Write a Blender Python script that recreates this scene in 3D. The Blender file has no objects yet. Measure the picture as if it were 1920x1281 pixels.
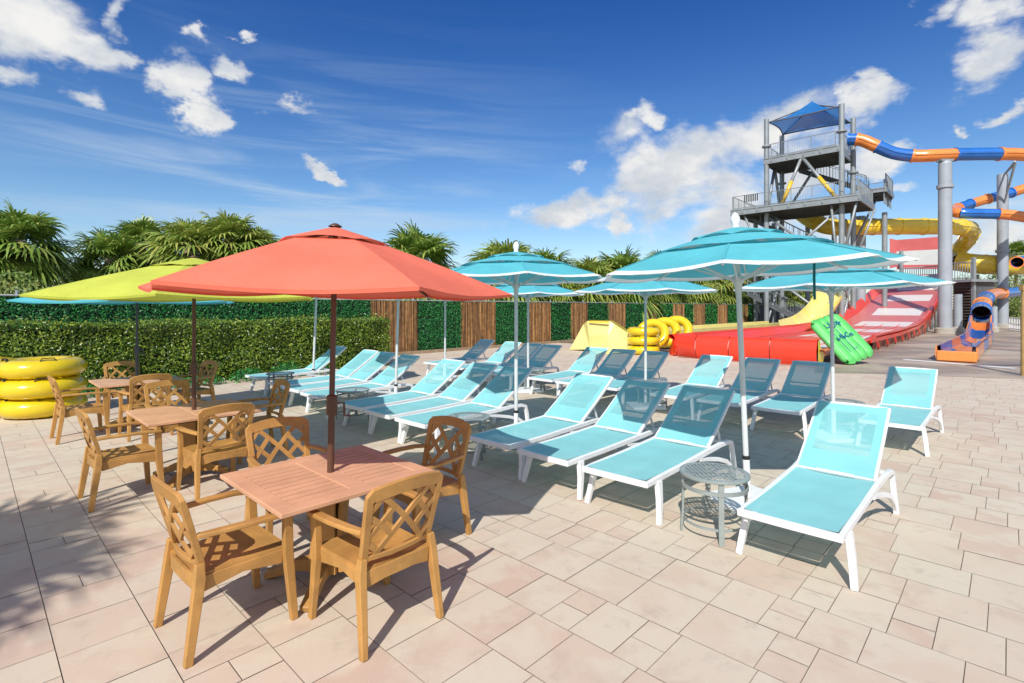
import bpy, math, random
from math import sin, cos, pi, radians, sqrt, atan2
from mathutils import Vector, Matrix
random.seed(7)
D_ = bpy.data; scn = bpy.context.scene; col = scn.collection
V = Vector

# ------------------------------------------------------------------ camera
YAW = radians(43.68); CAMZ = 1.85; FPX = 976.0; HZ = 577.5
cam = D_.cameras.new("camera"); co = D_.objects.new("camera", cam); col.objects.link(co)
co.location = (0, 0, CAMZ); co.rotation_euler = (pi/2, 0, YAW - pi/2)
cam.sensor_width = 36; cam.lens = 36*FPX/1920; cam.shift_y = -(640.5-HZ)/1920
cam.clip_end = 3000; cam.clip_start = 0.05
scn.camera = co
def P(px, py, d):
    """measured place at distance d in front of the viewpoint -> world point"""
    X = (px-960)*d/FPX
    return V((X*sin(YAW)+d*cos(YAW), -X*cos(YAW)+d*sin(YAW), CAMZ+(HZ-py)*d/FPX))

# ------------------------------------------------------------------ node helpers
class NT:
    def __init__(s, tree): s.t = tree; s.n = tree.nodes; s.l = tree.links
    def node(s, kind, **kw):
        n = s.n.new(kind)
        for k, v in kw.items(): setattr(n, k, v)
        return n
    def put(s, sock, v):
        if hasattr(v, 'is_output') or hasattr(v, 'links'): s.l.new(v, sock)
        else: sock.default_value = v
    def math(s, op, a, b=None, c=None, clamp=False):
        n = s.node('ShaderNodeMath', operation=op, use_clamp=clamp)
        s.put(n.inputs[0], a)
        if b is not None: s.put(n.inputs[1], b)
        if c is not None: s.put(n.inputs[2], c)
        return n.outputs[0]
    def mix(s, f, a, b, mode='MIX'):
        n = s.node('ShaderNodeMix', data_type='RGBA', blend_type=mode)
        s.put(n.inputs[0], f); s.put(n.inputs[6], c4(a)); s.put(n.inputs[7], c4(b))
        return n.outputs[2]
    def noise(s, vec, scale, detail=3, rough=.55, dist=0.0):
        n = s.node('ShaderNodeTexNoise')
        if vec is not None: s.l.new(vec, n.inputs['Vector'])
        n.inputs['Scale'].default_value = scale; n.inputs['Detail'].default_value = detail
        n.inputs['Roughness'].default_value = rough; n.inputs['Distortion'].default_value = dist
        return n.outputs[0]
    def ramp(s, f, stops):
        n = s.node('ShaderNodeValToRGB'); s.l.new(f, n.inputs[0])
        e = n.color_ramp.elements
        while len(e) < len(stops): e.new(.5)
        for i, (p, c) in enumerate(stops): e[i].position = p; e[i].color = c4(c) if not isinstance(c, (int, float)) else (c, c, c, 1)
        return n.outputs[0]
    def sm(s, x, lo, hi):
        n = s.node('ShaderNodeMapRange', interpolation_type='SMOOTHSTEP')
        s.put(n.inputs[0], x); s.put(n.inputs[1], lo); s.put(n.inputs[2], hi)
        return n.outputs[0]
def c4(c):
    if hasattr(c, 'links'): return c
    return tuple(c) if len(c) == 4 else tuple(c)+(1,)
def dk(c, k): return tuple(x*k for x in c)

def mat(name, color, rough=.6, var=.12, scale=6, bump=0, bscale=60, spec=.5, metal=0, island=None, trans=0, alpha=1, coat=0, dirt=0, sub=0):
    m = D_.materials.new(name); m.use_nodes = True; n = NT(m.node_tree); b = n.n['Principled BSDF']
    tc = n.node('ShaderNodeTexCoord').outputs['Object']
    nz = n.noise(tc, scale, 4)
    c = n.mix(n.sm(nz, .3, .7), dk(color, 1-var), dk(color, 1+var*.8))
    if island:
        g = n.node('ShaderNodeNewGeometry').outputs['Random Per Island']
        c = n.mix(.8, c, n.ramp(g, [(i/(len(island)-1), k) for i, k in enumerate(island)]))
    if dirt:
        d = n.sm(n.noise(tc, scale*2.7, 6, .7), .5, .75)
        c = n.mix(n.math('MULTIPLY', d, dirt), c, dk(color, .45))
    n.l.new(c, b.inputs['Base Color'])
    b.inputs['Roughness'].default_value = rough; b.inputs['Metallic'].default_value = metal
    b.inputs['Specular IOR Level'].default_value = spec
    if coat: b.inputs['Coat Weight'].default_value = coat; b.inputs['Coat Roughness'].default_value = .08
    if bump:
        bn = n.node('ShaderNodeBump'); bn.inputs['Strength'].default_value = bump; bn.inputs['Distance'].default_value = .01
        n.l.new(n.noise(tc, bscale, 4), bn.inputs['Height']); n.l.new(bn.outputs[0], b.inputs['Normal'])
    out = n.n['Material Output']; sh = b.outputs[0]
    if trans:
        t = n.node('ShaderNodeBsdfTranslucent'); n.l.new(c, t.inputs[0])
        mx = n.node('ShaderNodeMixShader'); mx.inputs[0].default_value = trans
        n.l.new(sh, mx.inputs[1]); n.l.new(t.outputs[0], mx.inputs[2]); sh = mx.outputs[0]
    if alpha < 1:
        t = n.node('ShaderNodeBsdfTransparent'); mx = n.node('ShaderNodeMixShader'); mx.inputs[0].default_value = 1-alpha
        n.l.new(sh, mx.inputs[1]); n.l.new(t.outputs[0], mx.inputs[2]); sh = mx.outputs[0]
    n.l.new(sh, out.inputs[0])
    return m

M = {}
M['chair'] = mat('resin_teak', (.47, .245, .068), .55, .17, 6, .18, 70, dirt=.22)
M['table'] = mat('resin_tabletop', (.63, .35, .205), .55, .10, 4, .15, 70, dirt=.12)
M['pole_brown'] = mat('bronze_pole', (.10, .045, .028), .4, .1)
M['pole_grey'] = mat('dark_grey_pole', (.06, .065, .07), .4, .1)
M['white'] = mat('white_resin', (.80, .81, .82), .38, .04, 5, .05, 40, dirt=.08)
M['white_pole'] = mat('white_powdercoat', (.62, .64, .64), .35, .05)
M['black'] = mat('black_plastic', (.02, .02, .022), .45, .1)
M['coral'] = mat('coral_canvas', (.88, .205, .13), .85, .09, 2.2, .5, 16, trans=.16, spec=.2)
M['lime'] = mat('lime_canvas', (.60, .66, .10), .85, .09, 2.2, .5, 16, trans=.25, spec=.2)
M['teal_canvas'] = mat('turquoise_canvas', (.12, .52, .60), .85, .09, 2.2, .5, 16, trans=.22, spec=.2)
M['seam_teal'] = mat('turquoise_seam', (.07, .40, .47), .85)
M['trim'] = mat('white_canvas_trim', (.78, .82, .82), .8, .03, 3, trans=.2)
M['galv'] = mat('galvanised_steel', (.29, .32, .335), .42, .10, 1.5, .08, 20, metal=.25, dirt=.2)
M['galv_dark'] = mat('dark_steel', (.10, .11, .12), .6, .15, 2)
M['pillar'] = mat('grey_painted_column', (.34, .38, .42), .45, .10, .6, .06, 8, dirt=.25)
M['yellow_paint'] = mat('yellow_paint', (.75, .48, .04), .4, .08)
M['yellow_vinyl'] = mat('yellow_vinyl', (.82, .60, .015), .22, .06, 3, .25, 9, coat=.6, trans=.12)
M['yellow_fibre'] = mat('yellow_fibreglass', (.84, .60, .05), .3, .08, .8, coat=.4, dirt=.08)
M['pale_yellow'] = mat('pale_yellow_fibreglass', (.80, .70, .25), .35, .08, .8, dirt=.1)
M['orange'] = mat('orange_fibreglass', (.86, .27, .06), .3, .08, .8, coat=.4)
M['blue'] = mat('blue_fibreglass', (.02, .15, .52), .25, .1, .8, coat=.5)
M['red'] = mat('red_fibreglass', (.80, .05, .02), .35, .07, .5, coat=.3, dirt=.06)
M['pink'] = mat('faded_red_fibreglass', (.78, .17, .16), .5, .08, .5)
M['white_fibre'] = mat('white_fibreglass', (.80, .80, .76), .4, .05, .8)
M['green_vinyl'] = mat('green_vinyl', (.13, .62, .15), .42, .10, 3, coat=.12, trans=.12)
M['ink'] = mat('blue_ink', (.01, .12, .25), .5, .1)
M['blue_mesh'] = mat('blue_shade_cloth', (.02, .22, .62), .8, .1, 2, trans=.4, alpha=.90)
M['concrete'] = mat('concrete_footing', (.42, .39, .34), .9, .15, 1.5, .4, 20, dirt=.3)
M['kerb'] = mat('timber_kerb', (.33, .24, .15), .85, .2, 3, .3, 20)
M['side_table'] = mat('cast_aluminium', (.27, .31, .30), .45, .08, 8, .1, 50, dirt=.15)
M['wood'] = mat('wooden_post', (.42, .27, .10), .75, .2, 4, .3, 20)
M['grey_panel'] = mat('grey_privacy_cloth', (.10, .105, .11), .9, .2, 1)
M['trunk'] = mat('palm_bark', (.30, .22, .15), .9, .25, 5, .6, 14)
G = [(.08, .15, .03), (.15, .26, .04), (.24, .37, .06), (.36, .46, .09), (.46, .48, .12)]
M['palm'] = mat('palm_frond', (.12, .20, .03), .42, .2, 1.2, island=[G[0], G[1], G[2], G[2], G[3], G[4]], trans=.25)
M['palm2'] = mat('palm_frond_yellowing', (.24, .30, .05), .45, .2, 1.2, island=[G[1], G[2], G[3], G[3], G[4], (.36, .33, .08)], trans=.25)
M['dead'] = mat('dead_frond', (.20, .14, .08), .9, .3, 2, island=[(.12, .08, .05), (.2, .14, .08), (.3, .22, .12)])
M['hedge'] = mat('hedge_leaf', (.10, .19, .02), .32, .2, 1.4, island=[(.02, .05, .006), (.06, .12, .012), (.13, .22, .02), (.24, .35, .03), (.44, .50, .06)], trans=.2)
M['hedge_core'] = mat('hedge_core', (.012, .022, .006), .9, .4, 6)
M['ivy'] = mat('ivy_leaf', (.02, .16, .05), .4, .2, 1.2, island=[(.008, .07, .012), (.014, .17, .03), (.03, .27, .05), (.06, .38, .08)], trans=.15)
M['ivy_far'] = mat('ivy_far', (.025, .19, .04), .6, .5, 9, .9, 30, island=[(.012, .12, .02), (.02, .22, .03), (.05, .34, .05)])
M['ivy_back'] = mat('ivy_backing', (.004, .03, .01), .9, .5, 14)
M['reed'] = mat('bamboo_reed', (.36, .20, .08), .6, .15, 3, island=[(.06, .025, .010), (.17, .075, .028), (.34, .16, .05), (.50, .27, .10), (.20, .09, .03), (.38, .19, .065)])
def streaks(m):
    n = NT(m.node_tree); b = n.n['Principled BSDF']; src = b.inputs['Base Color'].links[0].from_socket
    tc = n.node('ShaderNodeTexCoord').outputs['Object']; mp = n.node('ShaderNodeMapping'); n.l.new(tc, mp.inputs[0]); mp.inputs['Scale'].default_value = (1, 1, .05)
    k = n.noise(mp.outputs[0], 13, 3, .7); k2 = n.noise(tc, 5, 4, .6)
    f = n.ramp(k, [(.35, .40), (.5, 1.0), (.66, 1.55)])
    c = n.mix(1.0, src, f, 'MULTIPLY'); c = n.mix(1.0, c, n.ramp(k2, [(.3, .6), (.6, 1.1)]), 'MULTIPLY')
    n.l.new(c, b.inputs['Base Color'])
streaks(M['reed'])
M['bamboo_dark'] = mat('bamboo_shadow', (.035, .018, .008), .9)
M['bush'] = mat('wood_leaf', (.09, .15, .03), .5, .2, .8, island=[(.03, .06, .01), (.08, .15, .02), (.16, .24, .03), (.27, .33, .06), (.38, .36, .10)], trans=.2)
M['bark'] = mat('bark', (.12, .09, .06), .9, .3, 4, .4, 12)

# sling fabric of the loungers: woven mesh, a little see-through
def sling(name, alpha):
    m = mat(name, (.25, .62, .65), .8, .05, 3, .2, 400, spec=.12, trans=.10)
    m.node_tree.nodes['Principled BSDF'].inputs['Sheen Weight'].default_value = .12
    n = NT(m.node_tree); out = n.n['Material Output']; sh = out.inputs[0].links[0].from_socket
    tc = n.node('ShaderNodeTexCoord').outputs['Object']
    t = n.node('ShaderNodeBsdfTransparent'); mx = n.node('ShaderNodeMixShader')
    w = n.noise(tc, 9, 3)
    n.l.new(n.math('MULTIPLY_ADD', w, .06, 1-alpha-.03), mx.inputs[0])
    n.l.new(sh, mx.inputs[1]); n.l.new(t.outputs[0], mx.inputs[2]); n.l.new(mx.outputs[0], out.inputs[0])
    return m
M['sling'] = sling('turquoise_sling', .97)
M['sling_seat'] = sling('turquoise_sling_seat', .95)
M['sling_thin'] = sling('turquoise_sling_open_weave', .76)
# pierced metal table top
def pierced():
    m = mat('pierced_aluminium', (.30, .34, .33), .45, .08, 8, .1, 50)
    n = NT(m.node_tree); out = n.n['Material Output']; sh = out.inputs[0].links[0].from_socket
    tc = n.node('ShaderNodeTexCoord').outputs['Object']; sx = n.node('ShaderNodeSeparateXYZ'); n.l.new(tc, sx.inputs[0])
    x, y = sx.outputs[0], sx.outputs[1]
    a = n.math('ABSOLUTE', n.math('SINE', n.math('MULTIPLY', n.math('ADD', x, y), 62)))
    b = n.math('ABSOLUTE', n.math('SINE', n.math('MULTIPLY', n.math('SUBTRACT', x, y), 62)))
    h = n.math('GREATER_THAN', n.math('MINIMUM', a, b), .62)
    r = n.math('SQRT', n.math('ADD', n.math('MULTIPLY', x, x), n.math('MULTIPLY', y, y)))
    h = n.math('MULTIPLY', h, n.math('LESS_THAN', r, .235))
    t = n.node('ShaderNodeBsdfTransparent'); mx = n.node('ShaderNodeMixShader')
    n.l.new(h, mx.inputs[0]); n.l.new(sh, mx.inputs[1]); n.l.new(t.outputs[0], mx.inputs[2]); n.l.new(mx.outputs[0], out.inputs[0])
    return m
M['pierced'] = pierced()
def paver_mat():
    m = D_.materials.new('concrete_paver'); m.use_nodes = True; n = NT(m.node_tree); b = n.n['Principled BSDF']
    tc = n.node('ShaderNodeTexCoord').outputs['Object']; g = n.node('ShaderNodeNewGeometry').outputs['Random Per Island']
    of = n.node('ShaderNodeCombineXYZ'); n.l.new(n.math('MULTIPLY', g, 83), of.inputs[0]); n.l.new(n.math('MULTIPLY', g, 41), of.inputs[2])
    ad = n.node('ShaderNodeVectorMath', operation='ADD'); n.l.new(tc, ad.inputs[0]); n.l.new(of.outputs[0], ad.inputs[1]); tv = ad.outputs[0]
    base = n.ramp(g, [(0, (.67, .50, .41)), (.25, (.72, .59, .49)), (.5, (.74, .63, .52)), (.75, (.70, .55, .45)), (1, (.73, .65, .54))])
    blot = n.sm(n.noise(tv, 2.3, 4, .55, .5), .42, .62)
    c = n.mix(n.math('MULTIPLY', blot, .8), base, (.74, .66, .55))
    blot2 = n.sm(n.noise(tv, 3.3, 4, .6, .3), .52, .72)
    c = n.mix(n.math('MULTIPLY', blot2, .60), c, (.62, .48, .39))
    gr = n.sm(n.noise(tv, 5.3, 5, .65, .3), .56, .75)
    c = n.mix(n.math('MULTIPLY', gr, .45), c, (.50, .43, .36))
    sp = n.sm(n.noise(tc, 190, 3, .7), .56, .72)
    c = n.mix(n.math('MULTIPLY', sp, .28), c, (.36, .29, .24))
    sp2 = n.sm(n.noise(tc, 120, 2, .6), .62, .75)
    c = n.mix(n.math('MULTIPLY', sp2, .35), c, (.84, .79, .70))
    big = n.sm(n.noise(tc, .35, 3), .35, .7)
    c = n.mix(n.math('MULTIPLY', big, .12), c, (.50, .40, .33))
    c = n.mix(1.0, c, (.85, .84, .80), 'MULTIPLY')
    n.l.new(c, b.inputs['Base Color']); b.inputs['Roughness'].default_value = .8; b.inputs['Specular IOR Level'].default_value = .3
    bn = n.node('ShaderNodeBump'); bn.inputs['Strength'].default_value = .35; bn.inputs['Distance'].default_value = .004
    n.l.new(n.noise(tc, 160, 4, .7), bn.inputs['Height']); n.l.new(bn.outputs[0], b.inputs['Normal'])
    return m
M['paver'] = paver_mat()
M['joint'] = mat('sand_joint', (.25, .195, .145), .95, .5, 2)
def deck_mat():
    m = D_.materials.new('wet_concrete'); m.use_nodes = True; n = NT(m.node_tree); b = n.n['Principled BSDF']
    tc = n.node('ShaderNodeTexCoord').outputs['Object']
    w = n.sm(n.noise(tc, .35, 5, .6, .5), .40, .62)
    c = n.mix(w, (.50, .41, .32), (.29, .235, .18)); c = n.mix(n.math('MULTIPLY', n.noise(tc, 14, 5), .3), c, (.13, .10, .08))
    n.l.new(c, b.inputs['Base Color']); n.l.new(n.math('MULTIPLY_ADD', w, -.35, .75), b.inputs['Roughness'])
    bn = n.node('ShaderNodeBump'); bn.inputs['Strength'].default_value = .2; bn.inputs['Distance'].default_value = .01
    n.l.new(n.noise(tc, 40, 4), bn.inputs['Height']); n.l.new(bn.outputs[0], b.inputs['Normal'])
    return m
M['wet'] = deck_mat()
M['dirt'] = mat('sandy_ground', (.20, .18, .11), .95, .35, .4, .5, 6)
# striped bed of the racing slide
def stripe_mat():
    m = D_.materials.new('striped_fibreglass'); m.use_nodes = True; n = NT(m.node_tree); b = n.n['Principled BSDF']
    tc = n.node('ShaderNodeTexCoord').outputs['Object']; sx = n.node('ShaderNodeSeparateXYZ'); n.l.new(tc, sx.inputs[0])
    u, v = sx.outputs[0], sx.outputs[1]
    st = n.math('GREATER_THAN', n.math('FRACT', n.math('DIVIDE', n.math('SUBTRACT', u, 19.6), 6.6)), .52)
    near = n.math('MULTIPLY', n.math('GREATER_THAN', u, 20.5), n.math('LESS_THAN', n.math('ADD', u, n.math('MULTIPLY', v, 3.6)), 49))
    far = n.math('MULTIPLY', st, n.math('GREATER_THAN', u, 27))
    w = n.math('MAXIMUM', near, far)
    w = n.math('MULTIPLY', w, n.math('LESS_THAN', v, 7.9)); w = n.math('MULTIPLY', w, n.math('GREATER_THAN', v, 4.85))
    redc = n.mix(n.sm(u, 28, 44), (.74, .055, .03), (.60, .14, .12))
    c = n.mix(w, redc, (.78, .76, .72))
    c = n.mix(n.math('MULTIPLY', n.noise(tc, 1.2, 5), .18), c, (.55, .30, .25))
    n.l.new(c, b.inputs['Base Color']); b.inputs['Roughness'].default_value = .3
    return m
M['stripe'] = stripe_mat()

# ------------------------------------------------------------------ mesh helpers
class MB:
    def __init__(s): s.v = []; s.f = []
    def add(s, vs, fs):
        o = len(s.v); s.v += [tuple(p) for p in vs]; s.f += [tuple(i+o for i in f) for f in fs]; return s
    def box(s, c, d, rz=0, rot=None):
        R = rot if rot is not None else Matrix.Rotation(rz, 3, 'Z'); c = V(c)
        vs = [c + R @ V((d[0]/2*a, d[1]/2*b, d[2]/2*e)) for a in (-1, 1) for b in (-1, 1) for e in (-1, 1)]
        return s.add(vs, [(0, 1, 3, 2), (4, 6, 7, 5), (0, 4, 5, 1), (2, 3, 7, 6), (0, 2, 6, 4), (1, 5, 7, 3)])
    def loft(s, pts, sizes, side=None, caps=True):
        """rectangular section carried along points; sizes = (across, thick) per point"""
        pts = [V(p) for p in pts]; n = len(pts)
        if not isinstance(sizes, list): sizes = [sizes]*n
        o = len(s.v)
        for i, p in enumerate(pts):
            t = (pts[min(i+1, n-1)] - pts[max(i-1, 0)]).normalized()
            sd = side[i] if isinstance(side, list) else (side if side is not None else V((1, 0, 0)))
            a = V(sd); a = (a - t*a.dot(t)).normalized(); b = t.cross(a)
            w, h = sizes[i]
            for x, y in ((-1, -1), (1, -1), (1, 1), (-1, 1)): s.v.append(tuple(p + a*w/2*x + b*h/2*y))
        for i in range(n-1):
            for k in range(4):
                s.f.append((o+i*4+k, o+i*4+(k+1) % 4, o+i*4+4+(k+1) % 4, o+i*4+4+k))
        if caps: s.f += [(o+3, o+2, o+1, o), tuple(o+(n-1)*4+k for k in range(4))]
        return s
    def tube(s, pts, r, n=10, caps=True, arc=None):
        pts = [V(p) for p in pts]; m = len(pts)
        rs = r if isinstance(r, list) else [r]*m
        o = len(s.v); up = None
        t0 = (pts[1]-pts[0]).normalized()
        up = V((0, 0, 1)) if abs(t0.z) < .9 else V((1, 0, 0))
        a0, a1 = arc if arc else (0, 2*pi); full = arc is None; k_ = n if full else n+1
        for i, p in enumerate(pts):
            t = (pts[min(i+1, m-1)] - pts[max(i-1, 0)]).normalized()
            a = (up - t*up.dot(t)).normalized(); b = t.cross(a); up = a
            for k in range(k_):
                th = a0 + (a1-a0)*k/n
                s.v.append(tuple(p + (a*cos(th)+b*sin(th))*rs[i]))
        for i in range(m-1):
            for k in range(n):
                k2 = (k+1) % n if full else k+1
                s.f.append((o+i*k_+k, o+i*k_+k2, o+(i+1)*k_+k2, o+(i+1)*k_+k))
        if caps and full: s.f += [tuple(o+k for k in range(n))[::-1], tuple(o+(m-1)*k_+k for k in range(n))]
        return s
    def lathe(s, prof, n=24, c=(0, 0, 0)):
        o = len(s.v); c = V(c)
        for r, z in prof:
            for k in range(n):
                t = 2*pi*k/n; s.v.append((c.x+r*cos(t), c.y+r*sin(t), c.z+z))
        for i in range(len(prof)-1):
            for k in range(n): s.f.append((o+i*n+k, o+i*n+(k+1) % n, o+(i+1)*n+(k+1) % n, o+(i+1)*n+k))
        return s
    def grid(s, fn, nu, nv):
        o = len(s.v)
        for i in range(nu+1):
            for j in range(nv+1): s.v.append(tuple(fn(i/nu, j/nv)))
        for i in range(nu):
            for j in range(nv):
                a = o+i*(nv+1)+j; s.f.append((a, a+nv+1, a+nv+2, a+1))
        return s
    def build(s, name, m, parent=None, smooth=False, bevel=0, loc=None, auto=None):
        me = D_.meshes.new(name); me.from_pydata(s.v, [], s.f); me.materials.append(m)
        if smooth: me.shade_smooth()
        elif bevel or auto:
            me.shade_smooth()
        me.update()
        o = D_.objects.new(name, me); col.objects.link(o)
        if auto: me.set_sharp_from_angle(angle=radians(auto))
        if bevel:
            b = o.modifiers.new('bevel', 'BEVEL'); b.width = bevel; b.segments = 2; b.limit_method = 'ANGLE'; b.angle_limit = radians(35); b.harden_normals = True
        if parent: o.parent = parent
        if loc: o.location = loc
        return o

def tag(o, label, cat, group=None):
    o['label'] = label; o['category'] = cat
    if group: o['group'] = group
    return o
def struct(o, label=None):
    o['kind'] = 'structure'
    if label: o['label'] = label
    return o
def thing(name, loc, rz, label, cat, group=None):
    o = D_.objects.new(name, None); col.objects.link(o); o.empty_display_size = .1
    o.location = loc; o.rotation_euler = (0, 0, rz); return tag(o, label, cat, group)
def dup(root, loc, rz, label):
    def cp(o, par):
        c = o.copy(); col.objects.link(c); c.parent = par
        for ch in kids.get(o.name, []): cp(ch, c)
        return c
    kids = {}
    for o in root.children_recursive: kids.setdefault(o.parent.name, []).append(o)
    r = cp(root, None); r.location = loc; r.rotation_euler = (0, 0, rz); r['label'] = label
    return r
def crom(pts, n=8):
    pts = [V(p) for p in pts]; q = [pts[0]*2-pts[1]] + pts + [pts[-1]*2-pts[-2]]; out = []
    for i in range(1, len(q)-2):
        for k in range(n):
            t = k/n; a, b, c, d = q[i-1], q[i], q[i+1], q[i+2]
            out.append(.5*((2*b)+(c-a)*t+(2*a-5*b+4*c-d)*t*t+(3*b-a-3*c+d)*t**3))
    out.append(pts[-1]); return out

# ------------------------------------------------------------------ ground
struct(MB().add([(-150, -150, -.05), (900, -150, -.05), (900, 900, -.05), (-150, 900, -.05)], [(0, 1, 2, 3)]).build('ground', M['dirt']))
def pavers():
    U0, U1, V0, V1, S = -5, 22.0, -5.4, 17.4, .41
    mb = MB(); rnd = random.Random(3); g = .0023
    def q(x0, x1, y0, y1):
        dz = rnd.uniform(-.0010, .0010); x0 += g; x1 -= g; y0 += g; y1 -= g
        mb.add([(x0, y0, dz), (x1, y0, dz), (x1, y1, dz), (x0, y1, dz)], [(0, 1, 2, 3)])
    for i in range(int((U1-U0)/S)):
        u = U0+i*S; v = V0-rnd.uniform(0, .4); last = ''
        while v < V1:
            k = rnd.choice([x for x in 'bbmms' if x != last or x == 'b']); last = k
            w = {'b': .41, 'm': .29, 's': .205}[k]
            if k == 's': q(u, u+S/2, v, v+w); q(u+S/2, u+S, v, v+w)
            else: q(u, u+S, v, v+w)
            v += w
    struct(mb.build('paving', M['paver']))
    struct(MB().add([(U0, V0, -.006), (U1, V0, -.006), (U1, V1, -.006), (U0, V1, -.006)], [(0, 1, 2, 3)]).build('paving_joints', M['joint']))
pavers()
struct(MB().add([(16.6, 4.0, .005), (17.2, 3.4, .005), (18.2, 1.4, .005), (19.0, -.4, .005), (20.5, -5, .005), (110, -30, .005), (120, 10, .005), (22, 10.5, .005), (18.4, 9, .005), (18.0, 4.3, .005)],
    [tuple(range(10))]).build('wet_concrete_deck', M['wet']))
wl = MB().add([(22.9, 2.75, .010), (21.9, -.1, .010), (22.25, -.2, .010), (23.35, 2.7, .010)], [(0, 1, 2, 3)]).build('white_ground_strip', M['white_fibre']); struct(wl)

# ------------------------------------------------------------------ dining chair
def chair_meshes():
    t = thing('dining_chair', (0, 0, 0), 0, '', 'chair', 'tan lattice-backed chairs around the dining tables')
    ch = M['chair']
    def surf(s, q, off=0):
        z = .475+.375*q+.028*(1-s*s)*q
        return V((s*(.212+.024*q), -.205-.10*q-.032*(1-s*s)+off, z))
    # seat
    mb = MB()
    def top(a, b): x = (a-.5)*.47*(1-.06*(1-b)); y = -.225+.48*b; return V((x, y, .440-.010*sin(pi*a)*sin(pi*min(1, b*1.1))))
    def bot(a, b): p = top(a, b); return V((p.x, p.y, .418))
    mb.grid(top, 8, 8); o = len(mb.v); mb.grid(lambda a, b: bot(1-a, b), 8, 8)
    N = 9
    for i in range(8):
        for pa, pb in ((i*N, (i+1)*N), (i*N+8, (i+1)*N+8)):
            qa, qb = o+(8-i)*N+(pa % N), o+(7-i)*N+(pb % N); mb.f.append((pa, qa, qb, pb) if pa % N == 0 else (pb, qb, qa, pa))
        mb.f.append((i+1, i, 0, 0)[:2]+(o+8*N+i, o+8*N+i+1)) ; mb.f.append((8*N+i, 8*N+i+1, o+i+1, o+i))
    mb.build('seat', ch, t, auto=35)
    mb = MB()   # skirt under the seat
    for sx in (-1, 1):
        mb.loft([(sx*.222, -.20, .385), (sx*.222, 0, .400), (sx*.226, .22, .385)], [(.022, .085), (.022, .05), (.022, .085)], side=V((1, 0, 0)))
    for y, h in ((.235, .05), (-.222, .075)):
        mb.loft([(-.21, y, .385), (-.1, y+(.012 if y > 0 else -.02), .400), (.1, y+(.012 if y > 0 else -.02), .400), (.21, y, .385)], [(.022, h+.02), (.022, h), (.022, h), (.022, h+.02)], side=V((0, 1, 0)))
    mb.build('seat_frame', ch, t, bevel=.004)
    for sx in (-1, 1):
        MB().loft([(sx*.262, .275, 0), (sx*.245, .245, .40), (sx*.252, .24, .55), (sx*.262, .235, .632)], [(.036, .042), (.046, .056), (.044, .052), (.046, .050)], side=V((1, 0, 0))).build('leg', ch, t, bevel=.006)
        MB().loft([(sx*.258, -.285, 0), (sx*.238, -.225, .42), (sx*.228, -.222, .50)], [(.036, .042), (.046, .056), (.042, .044)], side=V((1, 0, 0))).build('leg', ch, t, bevel=.006)
        pts = [(sx*.232, -.235, .648), (sx*.262, -.15, .655), (sx*.282, .0, .656), (sx*.286, .14, .654), (sx*.272, .262, .640)]
        MB().loft(pts, [(.040, .030), (.052, .028), (.056, .028), (.058, .028), (.052, .026)], side=V((1, 0, 0))).build('arm', ch, t, bevel=.009)
    # back frame
    mb = MB(); path = [(-1, -.02), (-1, .3), (-1, .7), (-1, .92), (-.975, .978), (-.90, 1.0), (-.5, 1.0), (-.3, 1.0), (0, 1.0), (.3, 1.0), (.5, 1.0), (.90, 1.0), (.975, .978), (1, .92), (1, .7), (1, .3), (1, -.02)]
    sz = []
    for s_, q in path: sz.append((.078, .022) if q > .99 else (.060, .026) if q > .95 else (.042, .032))
    nrm = [V((0, 1, 0))]*len(path)
    pts = [surf(*p) for p in path]
    side = []
    for i in range(len(pts)):
        tt = (pts[min(i+1, len(pts)-1)]-pts[max(i-1, 0)]).normalized(); side.append(tt.cross(V((0, 1, .2))))
    mb.loft(pts, sz, side=side)
    bp = [surf(-1+.2*i, .04) for i in range(11)]
    mb.loft(bp, (.030, .022), side=V((0, -.2, 1)))
    mb.build('back_frame', ch, t, bevel=.006)
    # woven lattice
    mb = MB(); W2, H = .205, .36
    def seg(x0, z0, x1, z1):
        k = 6; p = [surf((x0+(x1-x0)*i/k)/W2, (z0+(z1-z0)*i/k)/H) for i in range(k+1)]
        mb.loft(p, (.032, .016), side=(p[-1]-p[0]).normalized().cross(V((0, 1, .25))))
    def clip(x0, z0, dx, dz, lo, hi):
        t0, t1 = lo, hi
        for p, d, a, b in ((x0, dx, -W2+.005, W2-.005), (z0, dz, .03, H-.005)):
            ta, tb = (a-p)/d, (b-p)/d
            if ta > tb: ta, tb = tb, ta
            t0, t1 = max(t0, ta), min(t1, tb)
        if t1-t0 > .03: seg(x0+dx*t0, z0+dz*t0, x0+dx*t1, z0+dz*t1)
    c_, s_ = cos(radians(47)), sin(radians(47)); cx, cz = 0, H*.52
    g = .100
    clip(cx, cz, c_, s_, -1, 1); clip(cx, cz, c_, -s_, -1, 1)
    for k in (1, 2):
        # bars parallel to one long diagonal that stop at the other
        clip(cx+k*g*s_*1.0, cz+k*g*c_*-1.0, c_, s_, -.01 if k % 2 else -.6, .6)
        clip(cx-k*g*s_, cz+k*g*c_, c_, s_, -.6, .01 if k % 2 else .6)
        clip(cx-k*g*s_, cz-k*g*c_, c_, -s_, -.6, 0 if k > 1 else .0)
        clip(cx+k*g*s_, cz+k*g*c_, c_, -s_, .0, .6)
    mb.build('back_lattice', ch, t)
    return t
chair0 = chair_meshes()

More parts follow.
